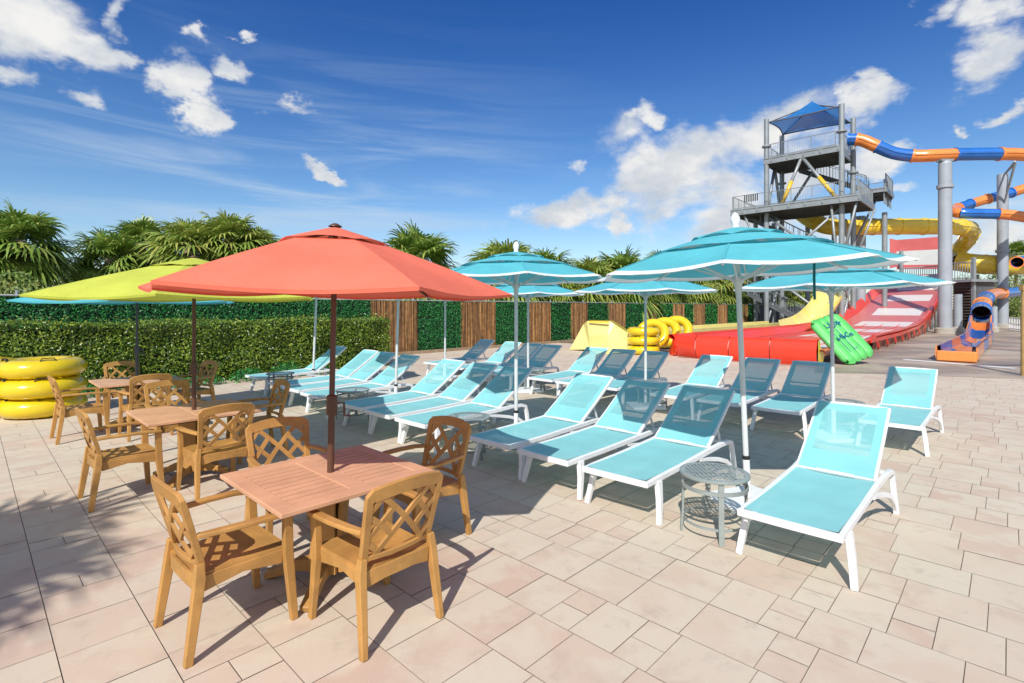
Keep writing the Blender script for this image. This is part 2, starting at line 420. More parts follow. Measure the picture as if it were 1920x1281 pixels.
# ------------------------------------------------------------------ dining table
def table_meshes():
    t = thing('dining_table', (0, 0, 0), 0, '', 'table', 'tan dining tables with slatted tops')
    A, B, z = .535, .50, .705
    mb = MB(); th = .03
    pu, pv = .065, .10                       # centre rib half-width, outer border
    du = A-.105; dv = B-.11
    mb.box((0, (B+dv)/2, z), (2*A, B-dv, th)); mb.box((0, -(B+dv)/2, z), (2*A, B-dv, th))
    for sx in (-1, 1): mb.box((sx*(A+du)/2, 0, z), (A-du, 2*dv, th))
    mb.box((0, 0, z), (2*pu, 2*dv, th))
    mb.build('tabletop', M['table'], t, bevel=.007)
    mb = MB(); ns = 10; w = 2*dv/ns
    for sx in (-1, 1):
        for k in range(ns): mb.box((sx*(pu+du)/2, -dv+w*(k+.5), z+.001), (du-pu-.006, w-.012, th-.006))
    o = mb.build('tabletop_slats', M['table'], t, bevel=.002)
    MB().box((0, 0, .675), (.86, .80, .02)).build('under_frame', M['bamboo_dark'], t, bevel=.003)  # under frame coloured near-black, so the slat gaps look shaded
    mb = MB()
    for k in range(4):
        R = Matrix.Rotation(k*pi/2+pi/4, 3, 'Z')
        mb.loft([R @ V(p) for p in ((.10, 0, .07), (.085, 0, .3), (.10, 0, .5), (.13, 0, .66))], [(.16, .035), (.13, .035), (.14, .035), (.18, .03)], side=R @ V((0, 1, 0)))
    mb.tube([(0, 0, .03), (0, 0, .66)], .045, 12)
    mb.build('pedestal', M['chair'], t, bevel=.005)
    for k in range(4):
        R = Matrix.Rotation(k*pi/2+pi/4, 3, 'Z')
        MB().loft([R @ V(p) for p in ((.06, 0, .10), (.2, 0, .095), (.34, 0, .05), (.43, 0, .022))], [(.07, .10), (.07, .08), (.075, .055), (.085, .042)], side=R @ V((0, 1, 0))).build('foot', M['chair'], t, bevel=.01)
    return t
table0 = table_meshes()

# ------------------------------------------------------------------ sun lounger (origin under the front feet, length along +x)
def lounger_meshes():
    t = thing('sun_lounger', (0, 0, 0), 0, '', 'sun lounger', 'turquoise and white sun loungers in two rows')
    w = M['white']; hw = .315
    for sy in (-1, 1):
        # side rail
        MB().loft([(-.14, sy*hw, .362), (.0, sy*hw, .366), (.5, sy*hw, .372), (1.14, sy*hw, .388), (1.42, sy*(hw+.012), .402), (1.62, sy*(hw+.022), .398), (1.70, sy*(hw+.024), .37), (1.715, sy*(hw+.026), .30)],
                  [(.034, .046), (.036, .05), (.036, .05), (.036, .056), (.040, .05), (.044, .046), (.046, .050), (.046, .05)], side=V((0, 1, 0))).build('side_rail', w, t, bevel=.007)
        MB().loft([(-.02, sy*(hw+.055), 0), (.03, sy*(hw+.030), .20), (.055, sy*(hw+.006), .352)], [(.044, .040), (.046, .056), (.040, .085)], side=V((0, 1, 0))).build('leg', w, t, bevel=.006)
        MB().loft([(1.73, sy*(hw+.055), 0), (1.735, sy*(hw+.038), .15), (1.718, sy*(hw+.026), .31)], [(.044, .045), (.044, .058), (.044, .052)], side=V((0, 1, 0))).build('leg', w, t, bevel=.006)
        pts = [(1.715, sy*(hw+.048), .045), (1.66, sy*(hw+.04), .125), (1.54, sy*(hw+.03), .205), (1.36, sy*(hw+.015), .262), (1.15, sy*hw, .305), (.92, sy*hw, .345)]
        MB().loft(pts, [(.034, .03), (.034, .042), (.034, .046), (.034, .044), (.034, .040), (.034, .03)], side=V((0, 1, 0))).build('arched_brace', w, t, bevel=.006)
    MB().loft([(-.145, -hw-.017, .365), (-.15, 0, .365), (-.145, hw+.017, .365)], (.030, .050), side=V((1, 0, 0))).build('end_bar', w, t, bevel=.004)
    for x, z in ((.30, .345), (.62, .350), (.92, .352), (1.22, .362), (1.66, .372)):
        MB().box((x, 0, z), (.05, 2*hw-.037, .022)).build('crossbar', w, t, bevel=.004)
    def bend(a): return .012*sin(pi*a)
    MB().grid(lambda a, b: V((-.125+1.30*b, (a-.5)*2*(hw-.018), .393+.012*b-.012*sin(pi*a)-.010*sin(pi*b))), 6, 14).build('seat_sling', M['sling_seat'], t, smooth=True)
    # backrest, hinged at (1.17, .40), rising to (1.93, .90)
    H = V((1.17, 0, .405)); T = V((1.92, 0, .905)); d = (T-H); L = d.length; d.normalize(); nn = V((-d.z, 0, d.x))
    def bk(y, q, off=0): return H + d*(L*q) + V((0, y, 0)) + nn*(off-.012*sin(pi*q))
    bw = hw-.022
    mb = MB()
    path = [bk(-bw, -.02)] + [bk(-bw, q/8) for q in range(1, 9)]
    for sy in (-1, 1):
        mb.loft([bk(sy*bw, q/8) for q in range(0, 9)], (.026, .034), side=V((0, 1, 0)))
    mb.loft([bk(-bw+.013, .992), bk(0, 1.0), bk(bw-.013, .992)], (.028, .032), side=d)
    mb.loft([bk(-bw+.013, .02), bk(bw-.013, .02)], (.028, .026), side=d)
    mb.build('backrest_frame', w, t, bevel=.006)
    b1 = .065
    # double layer of cloth round the edge, single open weave in the middle
    mb = MB()
    def pt(a, q): return bk((a-.5)*2*(bw-.008), q, .020-.010*sin(pi*a))
    mb.grid(lambda a, b: pt(a, .02+.27*b), 6, 4); mb.grid(lambda a, b: pt(a, .885+.105*b), 6, 2)
    mb.grid(lambda a, b: pt(.115*a, .29+.595*b), 1, 6); mb.grid(lambda a, b: pt(1-.115*a, .29+.595*b), 1, 6)
    mb.build('backrest_border', M['sling'], t, smooth=True)
    MB().grid(lambda a, b: pt(.115+.77*a, .29+.595*b), 6, 6).build('backrest_sling', M['sling_thin'], t, smooth=True)
    mb = MB()
    p0 = bk(0, .42, -.02)
    for sy in (-1, 1): mb.loft([(p0.x, sy*(bw-.035), p0.z), (1.60, sy*(bw-.035), .385)], (.020, .024), side=V((0, 1, 0)))
    mb.loft([(p0.x, -bw+.04, p0.z), (p0.x, bw-.04, p0.z)], (.02, .02), side=V((1, 0, 0)))
    mb.build('backrest_prop', w, t, bevel=.003)
    return t
lounger0 = lounger_meshes()
LG = [ # x of the front feet, y, turn, label
 (4.03, 1.10, 0.0, 'turquoise sun lounger alone at the front right, fully in sunshine beside the pierced side table'),
 (4.08, 2.52, .8, 'turquoise lounger just left of the nearest white umbrella pole, its backrest top in shade'),
 (4.10, 3.36, -.6, 'middle turquoise lounger of the nearest trio, diagonal shadow on its backrest, shaded foot end'),
 (4.12, 4.16, .4, 'turquoise lounger with shaded foot end, leftmost of the nearest trio, behind the reddish shaded chair'),
 (4.10, 5.60, .0, 'turquoise lounger right behind the second white umbrella pole, upper backrest dark with shade'),
 (4.10, 6.39, -.5, 'turquoise lounger in the middle of the second front trio, shaded triangle on its backrest'),
 (4.12, 7.19, .5, 'turquoise lounger with dark shaded foot end, leftmost of the second front trio'),
 (4.15, 8.56, .0, 'turquoise lounger beside the third white pole with its backrest top in shade'),
 (4.20, 9.42, .6, 'turquoise lounger between two others left of the third white pole, small shaded corner'),
 (4.25, 10.20, -.4, 'turquoise lounger with fully sunlit backrest, right of the one nearest the hedge'),
 (4.35, 11.72, 1.0, 'turquoise lounger farthest left in the front row, close to the clipped hedge'),
 (8.25, 1.10, -.5, 'turquoise lounger alone at the right end of the back row, shaded corner on its backrest'),
 (8.22, 2.45, .7, 'turquoise lounger with see-through shaded backrest, nearest the rightmost umbrella pole'),
 (8.25, 3.30, -.3, 'turquoise lounger with shaded backrest partly behind the nearest umbrella pole'),
 (8.25, 4.13, .4, 'turquoise lounger mostly sunlit in front of the red slide wall'),
 (8.30, 5.48, .0, 'turquoise lounger with dark backrest right of the middle back-row pole, before the red wall'),
 (8.30, 6.25, .5, 'turquoise lounger with dark shaded backrest in front of the stacked yellow tubes'),
 (8.35, 7.03, -.4, 'turquoise lounger half sunlit in front of the yellow landing box'),
 (8.30, 8.33, .3, 'turquoise lounger with dark shaded backrest beside the small round table in the back row'),
 (8.40, 9.08, -.6, 'turquoise lounger with dark backrest directly left of the thin back-row pole'),
 (8.45, 9.83, .4, 'turquoise lounger with half lit backrest in front of the bamboo screens'),
 (8.70, 11.15, -.5, 'turquoise lounger farthest left in the back row, all in shade before the green screen'),
]
for i, (x, y, a, lb) in enumerate(LG):
    if i == 0: lounger0.location = (x, y, 0); lounger0['label'] = lb
    else: dup(lounger0, (x, y, 0), radians(a), lb)

# ------------------------------------------------------------------ tables + chairs placed
TB = [(1.72, 3.38), (1.74, 6.53), (1.85, 9.93)]
TL = ['tan slatted dining table under the coral umbrella, nearest the camera',
      'tan dining table under the lime green umbrella, in the middle of the line',
      'tan dining table near the hedge and yellow tubes, farthest of the line']
for i, (x, y) in enumerate(TB):
    if i == 0: table0.location = (x, y, 0); table0['label'] = TL[0]
    else: dup(table0, (x, y, 0), 0, TL[i])
CH = [
 (1.06, 3.33, -pi/2+.04, 'tan lattice-back armchair at front left of the nearest table, seen from its side'),
 (1.69, 2.74, .02, 'tan lattice-back armchair seen from behind, front right of the nearest table'),
 (1.80, 4.17, pi-.06, 'tan armchair behind the nearest table, sunlit back facing the camera'),
 (2.54, 3.44, pi/2+.05, 'armchair darkened to reddish brown by umbrella shade at right of the nearest table'),
 (1.05, 6.28, -pi/2+.03, 'tan armchair on the left side of the middle table, facing right'),
 (1.75, 5.83, .03, 'tan lattice armchair seen from behind in front of the middle table'),
 (1.80, 7.55, pi+.05, 'tan armchair behind the middle table, left of its pole'),
 (2.52, 6.85, pi/2-.05, 'tan armchair in shade right of the middle table, beside the loungers'),
 (1.12, 9.58, -pi/2+.03, 'tan armchair beside the yellow tube stack, left of the far table'),
 (1.80, 9.10, .02, 'tan armchair seen from behind in front of the far table'),
 (1.87, 10.98, pi-.03, 'tan armchair behind the far table, directly before the hedge'),
 (2.68, 10.22, pi/2+.2, 'tan armchair at the right end of the far table, just behind the middle umbrella pole'),
]
for i, (x, y, r, lb) in enumerate(CH):
    if i == 0: chair0.location = (x, y, 0); chair0.rotation_euler = (0, 0, r); chair0['label'] = lb
    else: dup(chair0, (x, y, 0), r, lb)

# ------------------------------------------------------------------ umbrellas
def canopy(mb, R, n, tiers, z0, rise, sag=.035, m=8, low=0):
    """tiers: list of (r_in, r_out, lift) as fractions; facets hang between the ribs"""
    def hz(f): return z0 + rise*(1-f)**1.0 + .035*rise*sin(pi*f)
    for (a, b, lift) in tiers:
        for k in range(n):
            t0, t1 = 2*pi*k/n, 2*pi*(k+1)/n
            A, B = V((cos(t0), sin(t0), 0)), V((cos(t1), sin(t1), 0))
            def fn(x, y):
                f = a+(b-a)*y; p = A.lerp(B, x)*R*f
                w = sin(pi*x)
                scal = 1-.025*w*(y**6) if b > .99 else 1
                z = hz(f) + lift*(.35+.65*w*y) - (sag*f*f*w if lift == 0 else sag*f*f*w)
                return V((p.x*scal, p.y*scal, z))
            mb.grid(fn, m, 7)
    return hz
def tilt(o, turn, deg):
    o.rotation_euler = (Matrix.Rotation(radians(deg), 3, V((cos(YAW), sin(YAW), 0))) @ Matrix.Rotation(turn, 3, 'Z')).to_euler()
def big_umbrella(name, label, loc, turn, R=1.30, zr=2.24, zt=2.60, lean=0, group='turquoise umbrellas among the loungers'):
    t = thing(name, (loc[0], loc[1], 0), 0, label, 'umbrella', group)
    tilt(t, turn, lean)
    mb = MB(); hz = canopy(mb, R, 8, [(.0, .30, .050), (.24, .58, .044), (.50, .93, 0)], zr, zt-zr)
    cn = mb.build('canopy', M['teal_canvas'], t, auto=20)
    mb = MB(); canopy(mb, R, 8, [(.93, 1.0, 0)], zr, zt-zr)
    mb.build('trim', M['trim'], cn, auto=20)
    for k in range(8):
        a = 2*pi*k/8; d = V((cos(a), sin(a), 0))
        MB().loft([d*(R*f_)+V((0, 0, hz(f_)+.004)) for f_ in (.52, .65, .8, .93)], (.018, .003), side=V((-sin(a), cos(a), 0))).build('seam', M['seam_teal'], cn)
    MB().tube([(0, 0, .42), (0, 0, zt-.02)], .025, 14).build('pole', M['white_pole'], t, auto=40)
    MB().tube([(0, 0, .07), (0, 0, .425)], .031, 14).build('sleeve', M['white'], t, auto=40)
    MB().tube([(0, 0, .425), (0, 0, .46)], .034, 14).build('collar', M['black'], t, auto=40)
    mb = MB(); mb.box((0, 0, .03), (.60, .60, .06)); mb.build('base', M['white'], t, bevel=.02)
    mb = MB(); mb.lathe([(.001, 0), (.030, .005), (.034, .03), (.028, .05), (.043, .085), (.040, .12), (.022, .155), (.001, .17)], 16, (0, 0, zt-.015))
    mb.build('finial', M['white'], t, smooth=True)
    MB().lathe([(.02, .06), (.055, .05), (.055, -.0), (.035, -.03), (.03, -.10), (.02, -.11)], 16, (0, 0, zr-.10)).build('hub', M['white_pole'], t, auto=40)
    for k in range(8):
        a = 2*pi*k/8; d = V((cos(a), sin(a), 0))
        r = MB().loft([d*.03+V((0, 0, zt-.04)), d*(R*.5)+V((0, 0, hz(.5)-.018)), d*(R*.985)+V((0, 0, hz(.985)-.012))], (.016, .022), side=V((-sin(a), cos(a), 0))).build('rib', M['white_pole'], t)
        MB().loft([d*.05+V((0, 0, zr-.085)), d*(R*.52)+V((0, 0, hz(.52)-.03))], (.014, .018), side=V((-sin(a), cos(a), 0))).build('strut', M['white_pole'], r)
    return t
CA = YAW+pi   # direction from a thing toward the viewpoint, roughly
def tow(th): return YAW + pi - 0 + th
f = radians
BU = [
 ((5.09, 1.78), tow(f(17.4)), 1.38, -2.6, 'largest turquoise umbrella with white finial, standing nearest at the right'),
 ((5.16, 4.85), tow(f(5)), 1.32, 0, 'turquoise umbrella in the picture centre with white finial, second front-row pole'),
 ((5.40, 8.10), tow(f(12)), 1.30, 1.5, 'turquoise umbrella hidden behind the coral canopy, pole right of the coral one'),
 ((5.45, 11.50), tow(f(0)), 1.30, 2.4, 'turquoise umbrella behind the coral canopy, thin pole leaning before the hedge'),
 ((8.50, 1.80), tow(f(3)), 1.36, -1.0, 'turquoise umbrella at far right overlapping the red slide and tower legs'),
 ((8.70, 4.88), tow(f(2)), 1.34, 0, 'turquoise umbrella in the back row above the yellow tube stack'),
 ((8.60, 7.72), tow(f(8)), 1.30, 0, 'turquoise umbrella low behind the central one, pole by the small round table'),
 ((8.60, 10.62), tow(f(0)), 1.30, 0, 'turquoise umbrella farthest back, hidden by the coral canopy, pole before the ivy screen'),
]
for i, (l, a, R, ln, lb) in enumerate(BU):
    zr, zt = (2.20, 2.60) if i == 0 else (2.24, 2.60) if i < 4 else (2.15, 2.50)
    u_ = big_umbrella('lounge_umbrella', lb, l, a, R, zr, zt, ln)
    if i == 0:
        bpy.context.view_layer.update(); iv = u_.matrix_world.inverted()
        MB().loft([iv @ P(1527, 484, 4.75), iv @ P(1526.5, 520, 4.75), iv @ P(1527.5, 562, 4.75)], (.026, .004), side=V((1, 0, 0))).build('tie_strap', mat('dark_teal_strap', (.01, .16, .17), .8), u_)
def table_umbrella(label, loc, turn, m, pm, R=1.24, zr=1.97, zt=2.40, lean=0):
    t = thing('table_umbrella', (loc[0], loc[1], 0), 0, label, 'umbrella', 'umbrellas through the dining tables')
    tilt(t, turn, lean)
    mb = MB(); hz = canopy(mb, R, 6, [(0, .30, .030), (.27, 1.0, 0)], zr, zt-zr, sag=.03)
    cn = mb.build('canopy', m, t, auto=20)
    mb = MB()
    for k in range(6):
        t0, t1 = 2*pi*k/6, 2*pi*(k+1)/6; A, B = V((cos(t0), sin(t0), 0)), V((cos(t1), sin(t1), 0))
        def fn(x, y):
            p = A.lerp(B, x)*R*(1-.025*sin(pi*x)-.004*y); return V((p.x, p.y, zr-.03*sin(pi*x)-.020*y+.002))
        mb.grid(fn, 8, 1)
    mb.build('hem', m, cn, auto=20)
    MB().tube([(0, 0, .03), (0, 0, zt-.01)], .019, 14).build('pole', pm, t, auto=40)
    MB().tube([(0, 0, .03), (0, 0, 1.15)], .023, 14).build('sleeve', pm, t, auto=40)
    cb = MB().box((0, 0, 1.18), (.062, .07, .15)).build('crank_box', pm, t, bevel=.02)
    MB().tube([(0, .035, 1.19), (0, .085, 1.19), (0, .09, 1.10), (0, .125, 1.095)], .008, 8).build('crank_handle', pm, cb, auto=40)
    MB().lathe([(.001, .008), (.016, .005), (.045, -.012), (.045, -.018)], 14, (0, 0, zt+.026)).build('finial', pm, t, smooth=True)
    MB().lathe([(.019, .03), (.045, .02), (.045, -.02), (.019, -.03)], 14, (0, 0, zr+.04)).build('hub', pm, t, auto=40)
    for k in range(6):
        a = 2*pi*k/6; d = V((cos(a), sin(a), 0)); sd = V((-sin(a), cos(a), 0))
        r = MB().loft([d*.03+V((0, 0, zt-.03)), d*(R*.5)+V((0, 0, hz(.5)-.014)), d*(R*.985)+V((0, 0, hz(.985)-.012))], (.012, .018), side=sd).build('rib', pm, t)
        MB().loft([d*.04+V((0, 0, zr+.04)), d*(R*.5)+V((0, 0, hz(.5)-.02))], (.010, .014), side=sd).build('strut', pm, r)
    return t
table_umbrella('coral red umbrella on a bronze pole through the nearest dining table', (1.72, 3.39), tow(f(38)), M['coral'], M['pole_brown'], lean=1.1)
table_umbrella('lime green umbrella on a bronze pole through the middle dining table', (1.74, 6.54), tow(f(20)), M['lime'], M['pole_brown'], R=1.42)
table_umbrella('turquoise umbrella on a dark grey pole through the far table, behind the lime canopy', (1.85, 9.94), tow(f(24)), M['teal_canvas'], M['pole_grey'], R=1.5, zr=1.955, zt=2.27)

# ------------------------------------------------------------------ round side tables
def side_table():
    t = thing('side_table', (0, 0, 0), 0, '', 'side table', 'round grey pierced side tables')
    mb = MB(); n = 40
    mb.v.append((0, 0, .50)); 
    for k in range(n): a = 2*pi*k/n; mb.v.append((.262*cos(a), .262*sin(a), .50))
    for k in range(n): mb.f.append((0, 1+k, 1+(k+1) % n))
    mb.build('tabletop', M['pierced'], t)
    MB().lathe([(.262, .001), (.272, -.002), (.275, -.012), (.270, -.024), (.258, -.024), (.258, -.004)], 40, (0, 0, .50)).build('rim', M['side_table'], t, auto=40)
    MB().lathe([(.250, 0), (.262, 0), (.262, -.03), (.250, -.03), (.250, 0)], 40, (0, 0, .41)).build('ring', M['side_table'], t, auto=40)
    MB().lathe([(.236, 0), (.244, 0), (.244, -.02), (.236, -.02), (.236, 0)], 40, (0, 0, .12)).build('ring', M['side_table'], t, auto=40)
    for k in range(4):
        a = 2*pi*k/4+.6; d = V((cos(a), sin(a), 0))
        MB().loft([d*.262+V((0, 0, 0)), d*.250+V((0, 0, .2)), d*.247+V((0, 0, .478))], [(.042, .018)]*3, side=V((-sin(a), cos(a), 0))).build('leg', M['side_table'], t, bevel=.003)
    return t
st0 = side_table()
ST = [((4.26, 1.76), 'grey pierced round side table between the two nearest loungers'),
      ((4.32, 4.88), 'grey round side table beside the central umbrella pole, behind the reddish chair'),
      ((4.42, 7.88), 'grey round side table before the third white pole'),
      ((4.50, 10.95), 'grey round side table next to the hedge-side lounger'),
      ((8.75, 1.74), 'grey round side table half hidden behind the nearest lounger backrest'),
      ((8.80, 4.80), 'grey round side table beside the back-row pole under the tube stack'),
      ((8.75, 7.66), 'grey round side table in the back row beneath the low umbrella')]
for i, (l, lb) in enumerate(ST):
    if i == 0: st0.location = (l[0], l[1], 0); st0['label'] = lb
    else: dup(st0, (l[0], l[1], 0), i*.9, lb)

# ------------------------------------------------------------------ yellow tubes
def tube_ring(mb, c, ax, ay, R, r, nseg=48, m=14, squash=.86, wr=.016):
    c = V(c); az = ax.cross(ay).normalized(); o = len(mb.v)
    for i in range(nseg):
        t = 2*pi*i/nseg; d = ax*cos(t)+ay*sin(t)
        rr = r*(1+wr*(1 if i % 2 else -1))
        for k in range(m):
            p = 2*pi*k/m; mb.v.append(tuple(c+d*(R+rr*cos(p))+az*(rr*squash*sin(p))))
    for i in range(nseg):
        for k in range(m): mb.f.append((o+i*m+k, o+((i+1) % nseg)*m+k, o+((i+1) % nseg)*m+(k+1) % m, o+i*m+(k+1) % m))
def swim_tube(label, c, rot, double=True, R=.42, r=.19, group='yellow ride tubes', hm=True):
    t = thing('swim_tube', c, 0, label, 'inflatable tube', group); t.rotation_euler = rot
    X, Y = V((1, 0, 0)), V((0, 1, 0)); d = (R+r*.55) if double else 0
    mb = MB()
    for s in ((-1, 1) if double else (0,)): tube_ring(mb, (s*d, 0, r*.86), X, Y, R, r)
    mb.build('ring', M['yellow_vinyl'], t, smooth=True)
    for s in ((-1, 1) if double else (0,)):
        for a in (-.9, -2.3):
            h = V((s*d, 0, 0))+V((cos(a)*(R+.07), sin(a)*(R+.07), r*1.72)); tn = V((-sin(a), cos(a), 0))
            pts = [h-tn*.10-V((0, 0, .03)), h-tn*.08+V((0, 0, .022)), h+tn*.08+V((0, 0, .022)), h+tn*.10-V((0, 0, .03))]
            MB().loft(pts, (.035, .014), side=V((cos(a), sin(a), 0))).build('handle', M['black'], t, bevel=.003)
    return t
# stack of three at the left edge
for k, (dx, a) in enumerate(((0, .05), (.02, -.04), (-.02, .1))):
    swim_tube(['large yellow double tube at the bottom of the stack by the hedge, left edge',
               'large yellow double tube in the middle of the stack by the hedge',
               'large yellow double tube on top of the stack by the hedge'][k],
              (.50+dx, 12.45, .005+.325*k), (0, 0, YAW-pi/2+.10+a), R=.42, r=.19, group='yellow tubes stacked by the hedge')
# stack and leaning ones beside the red wall
for k in range(3):
    c = P(1206, 640, 20.8)
    swim_tube(['lowest flat yellow tube of the stack behind the back-row loungers', 'middle flat yellow tube of the stack beside the yellow box', 'top flat yellow tube of the stack beside the yellow box'][k],
              (c.x, c.y, .01+.37*k), (0, 0, YAW-pi/2+.05*k), double=False, R=.44, r=.20)
for k in range(3):
    c = P(1224+22*k, 662-4*k, 21.6+.25*k)
    o = swim_tube(['yellow tube leaning against the flat stack, leftmost of the leaning three', 'yellow tube leaning in the middle of the leaning three', 'yellow tube leaning rightmost, against the yellow slide wall'][k],
              (c.x, c.y, .30), (0, 0, 0), double=False, R=.52, r=.18)
    R1 = Matrix.Rotation(YAW-pi/2, 4, 'Z') @ Matrix.Rotation(radians(58), 4, 'X') @ Matrix.Rotation(radians(-24), 4, 'Y')
    o.rotation_euler = R1.to_euler(); o.location = (c.x, c.y, .70+.06*k)

# ------------------------------------------------------------------ hedge
def leaf_cards(mb, pos, nrm, size, rnd, jit=.9):
    n = (nrm + V((rnd.uniform(-jit, jit), rnd.uniform(-jit, jit), rnd.uniform(-jit, jit)))).normalized()
    a = n.cross(V((rnd.uniform(-1, 1), rnd.uniform(-1, 1), rnd.uniform(-1, 1)))).normalized(); b = n.cross(a)
    s = size*rnd.uniform(.6, 1.25); w = s*.5
    mb.add([pos-a*s*.6, pos+b*w*.5+n*s*.06, pos+a*s*.6, pos-b*w*.5+n*s*.06], [(0, 1, 2, 3)])
def hedge():
    rnd = random.Random(5)
    t = thing('hedge', (0, 0, 0), 0, 'clipped green box hedge running before the ivy screen, behind the tables', 'hedge')
    x0, x1, y0, y1, h = -4.6, 9.35, 14.35, 15.5, 1.5
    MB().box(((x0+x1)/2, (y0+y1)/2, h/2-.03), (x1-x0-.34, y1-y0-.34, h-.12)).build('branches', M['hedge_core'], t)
    mb = MB()
    def bulge(x, z): return .08*sin(x*1.3+z*2.1)+.04*sin(x*4.3-z*3)+.03*sin(z*7+x)
    for i in range(34000):
        x = rnd.uniform(x0, x1); z = h*rnd.random()**.85; dd = rnd.random()**2*.10
        leaf_cards(mb, V((x, y0-bulge(x, z)+dd, z)), V((0, -1, .35)), .068, rnd)
    for i in range(9000):
        x = rnd.uniform(x0, x1); y = rnd.uniform(y0, y1)
        leaf_cards(mb, V((x, y, h+.05*sin(x*2.1)*.8+rnd.uniform(-.04, .05)+(rnd.uniform(.04, .15) if rnd.random() < .09 else 0))), V((0, -.2, 1)), .060, rnd)
    for i in range(3500):
        y = rnd.uniform(y0, y1); z = h*rnd.random()
        leaf_cards(mb, V((x1+.04*sin(z*6+y*3)-rnd.random()**2*.1, y, z)), V((1, -.2, .3)), .060, rnd)
    mb.build('foliage', M['hedge'], t)
hedge()
# ground-hugging plant below the hedge
def low_plants():
    rnd = random.Random(8); mb = MB()
    for c in [(2.4, 13.9, .28), (3.1, 13.95, .3), (3.9, 13.9, .26), (4.9, 13.9, .34), (5.9, 13.95, .4), (1.6, 13.8, .3), (6.7, 13.9, .3)]:
        for i in range(550):
            d = V((rnd.gauss(0, 1), rnd.gauss(0, 1), abs(rnd.gauss(0, 1)))).normalized()*rnd.uniform(.6, 1)
            leaf_cards(mb, V((c[0]+d.x*.5, c[1]+d.y*.28, d.z*c[2]+.02)), d, .06, rnd)
    o = mb.build('ground_cover', M['ivy']); o['kind'] = 'stuff'; o['label'] = 'low green ground cover at the foot of the hedge'
low_plants()

# ------------------------------------------------------------------ screen fence
FY = 17.6; FH = 2.15
def fence():
    rnd = random.Random(11)
    t = thing('screen_fence', (0, 0, 0), 0, 'long fence covered with alternating green ivy mats and brown bamboo screens', 'fence')
    seq = [(-8, 0, 'g'), (0, 3.6, 'g'), (3.6, 7.1, 'g'), (7.1, 10.63, 'g'), (10.63, 11.75, 'b'), (11.75, 12.81, 'b'), (12.81, 15.14, 'g'), (15.14, 17.30, 'b'), (17.3, 19.64, 'g'), (19.64, 21.42, 'b'), (21.42, 23.15, 'g'),
           (23.15, 24.76, 'b'), (24.76, 26.86, 'g'), (26.86, 28.81, 'b'), (28.81, 31.49, 'g'), (31.49, 32.95, 'b'), (32.95, 35.24, 'g'), (35.24, 37.12, 'b'), (37.12, 38.67, 'g'), (38.67, 40.81, 'b'),
           (40.81, 43.23, 'g'), (43.23, 45.39, 'b'), (45.39, 48.87, 'g'), (48.87, 50.2, 'b'), (50.2, 52.8, 'g')]
    for a, b, k in seq:
        w = b-a
        if k == 'b':
            MB().box(((a+b)/2, FY+.035, FH/2), (w, .02, FH-.06)).build('screen_backing', M['bamboo_dark'], t)  # dark sheet standing in for the shade between the reeds
            mb = MB(); n = int(w/.026) if a < 25 else int(w/.05)
            for i in range(n):
                x = a+(i+.5)*w/n; r = w/n*rnd.uniform(.32, .60); z1 = FH-.03+rnd.uniform(-.035, .03); y = FY+rnd.uniform(-.012, .012)
                lean = rnd.uniform(-.012, .012)
                mb.tube([(x, y, .03), (x+lean, y, z1)], r, 5, caps=False)
            mb.build('bamboo_screen', M['reed'], t, smooth=True)
        else:
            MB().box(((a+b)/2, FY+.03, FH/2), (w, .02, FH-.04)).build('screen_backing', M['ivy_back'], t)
            mb = MB(); n = int(w*(1500 if a < 10 else 1400 if a < 20 else 700 if a < 30 else 300)); s = .062 if a < 20 else .085 if a < 30 else .13
            zlo = 0.9 if a < 9 else .02
            if zlo > .5: n = int(n*.6)
            for i in range(n):
                x = rnd.uniform(a, b); z = rnd.uniform(zlo, FH-.02)
                fold = .03*sin(x*9+sin(z*2))+.02*sin(x*23)
                leaf_cards(mb, V((x, FY-.02-.03*rnd.random()-max(0, fold), z)), V((0, -1, .3)), s, rnd, .8)
            mb.build('ivy_screen', M['ivy'] if a < 30 else M['ivy_far'], t)
    x = 52.8
    for i in range(9):
        MB().box((x+2.4, FY, 1.03), (4.7, .03, 2.0)).build('cloth_screen', M['grey_panel'], t); x += 4.8
    MB().tube([(-8, FY-.0, FH+.01), (98, FY, FH+.01)], .022, 8).build('top_rail', M['galv'], t, smooth=True)
    mb = MB()
    x = -8
    while x < 98:
        MB().tube([(x, FY+.09, 0), (x, FY+.09, FH+.14)], .032, 8).build('post', M['galv'], t, smooth=True); x += 2.95
    mb = MB()   # wire ties sticking up along the rail
    x = -6
    while x < 26:
        mb.loft([(x, FY, FH), (x+.03, FY, FH+.055)], (.006, .006), side=V((0, 1, 0))); x += .075
    o = mb.build('wire_ends', M['galv'], t); o['kind'] = 'stuff'
    return t
fence()
struct(MB().box((16, FY-.35, .05), (52, .12, .14)).build('kerb', M['kerb']))

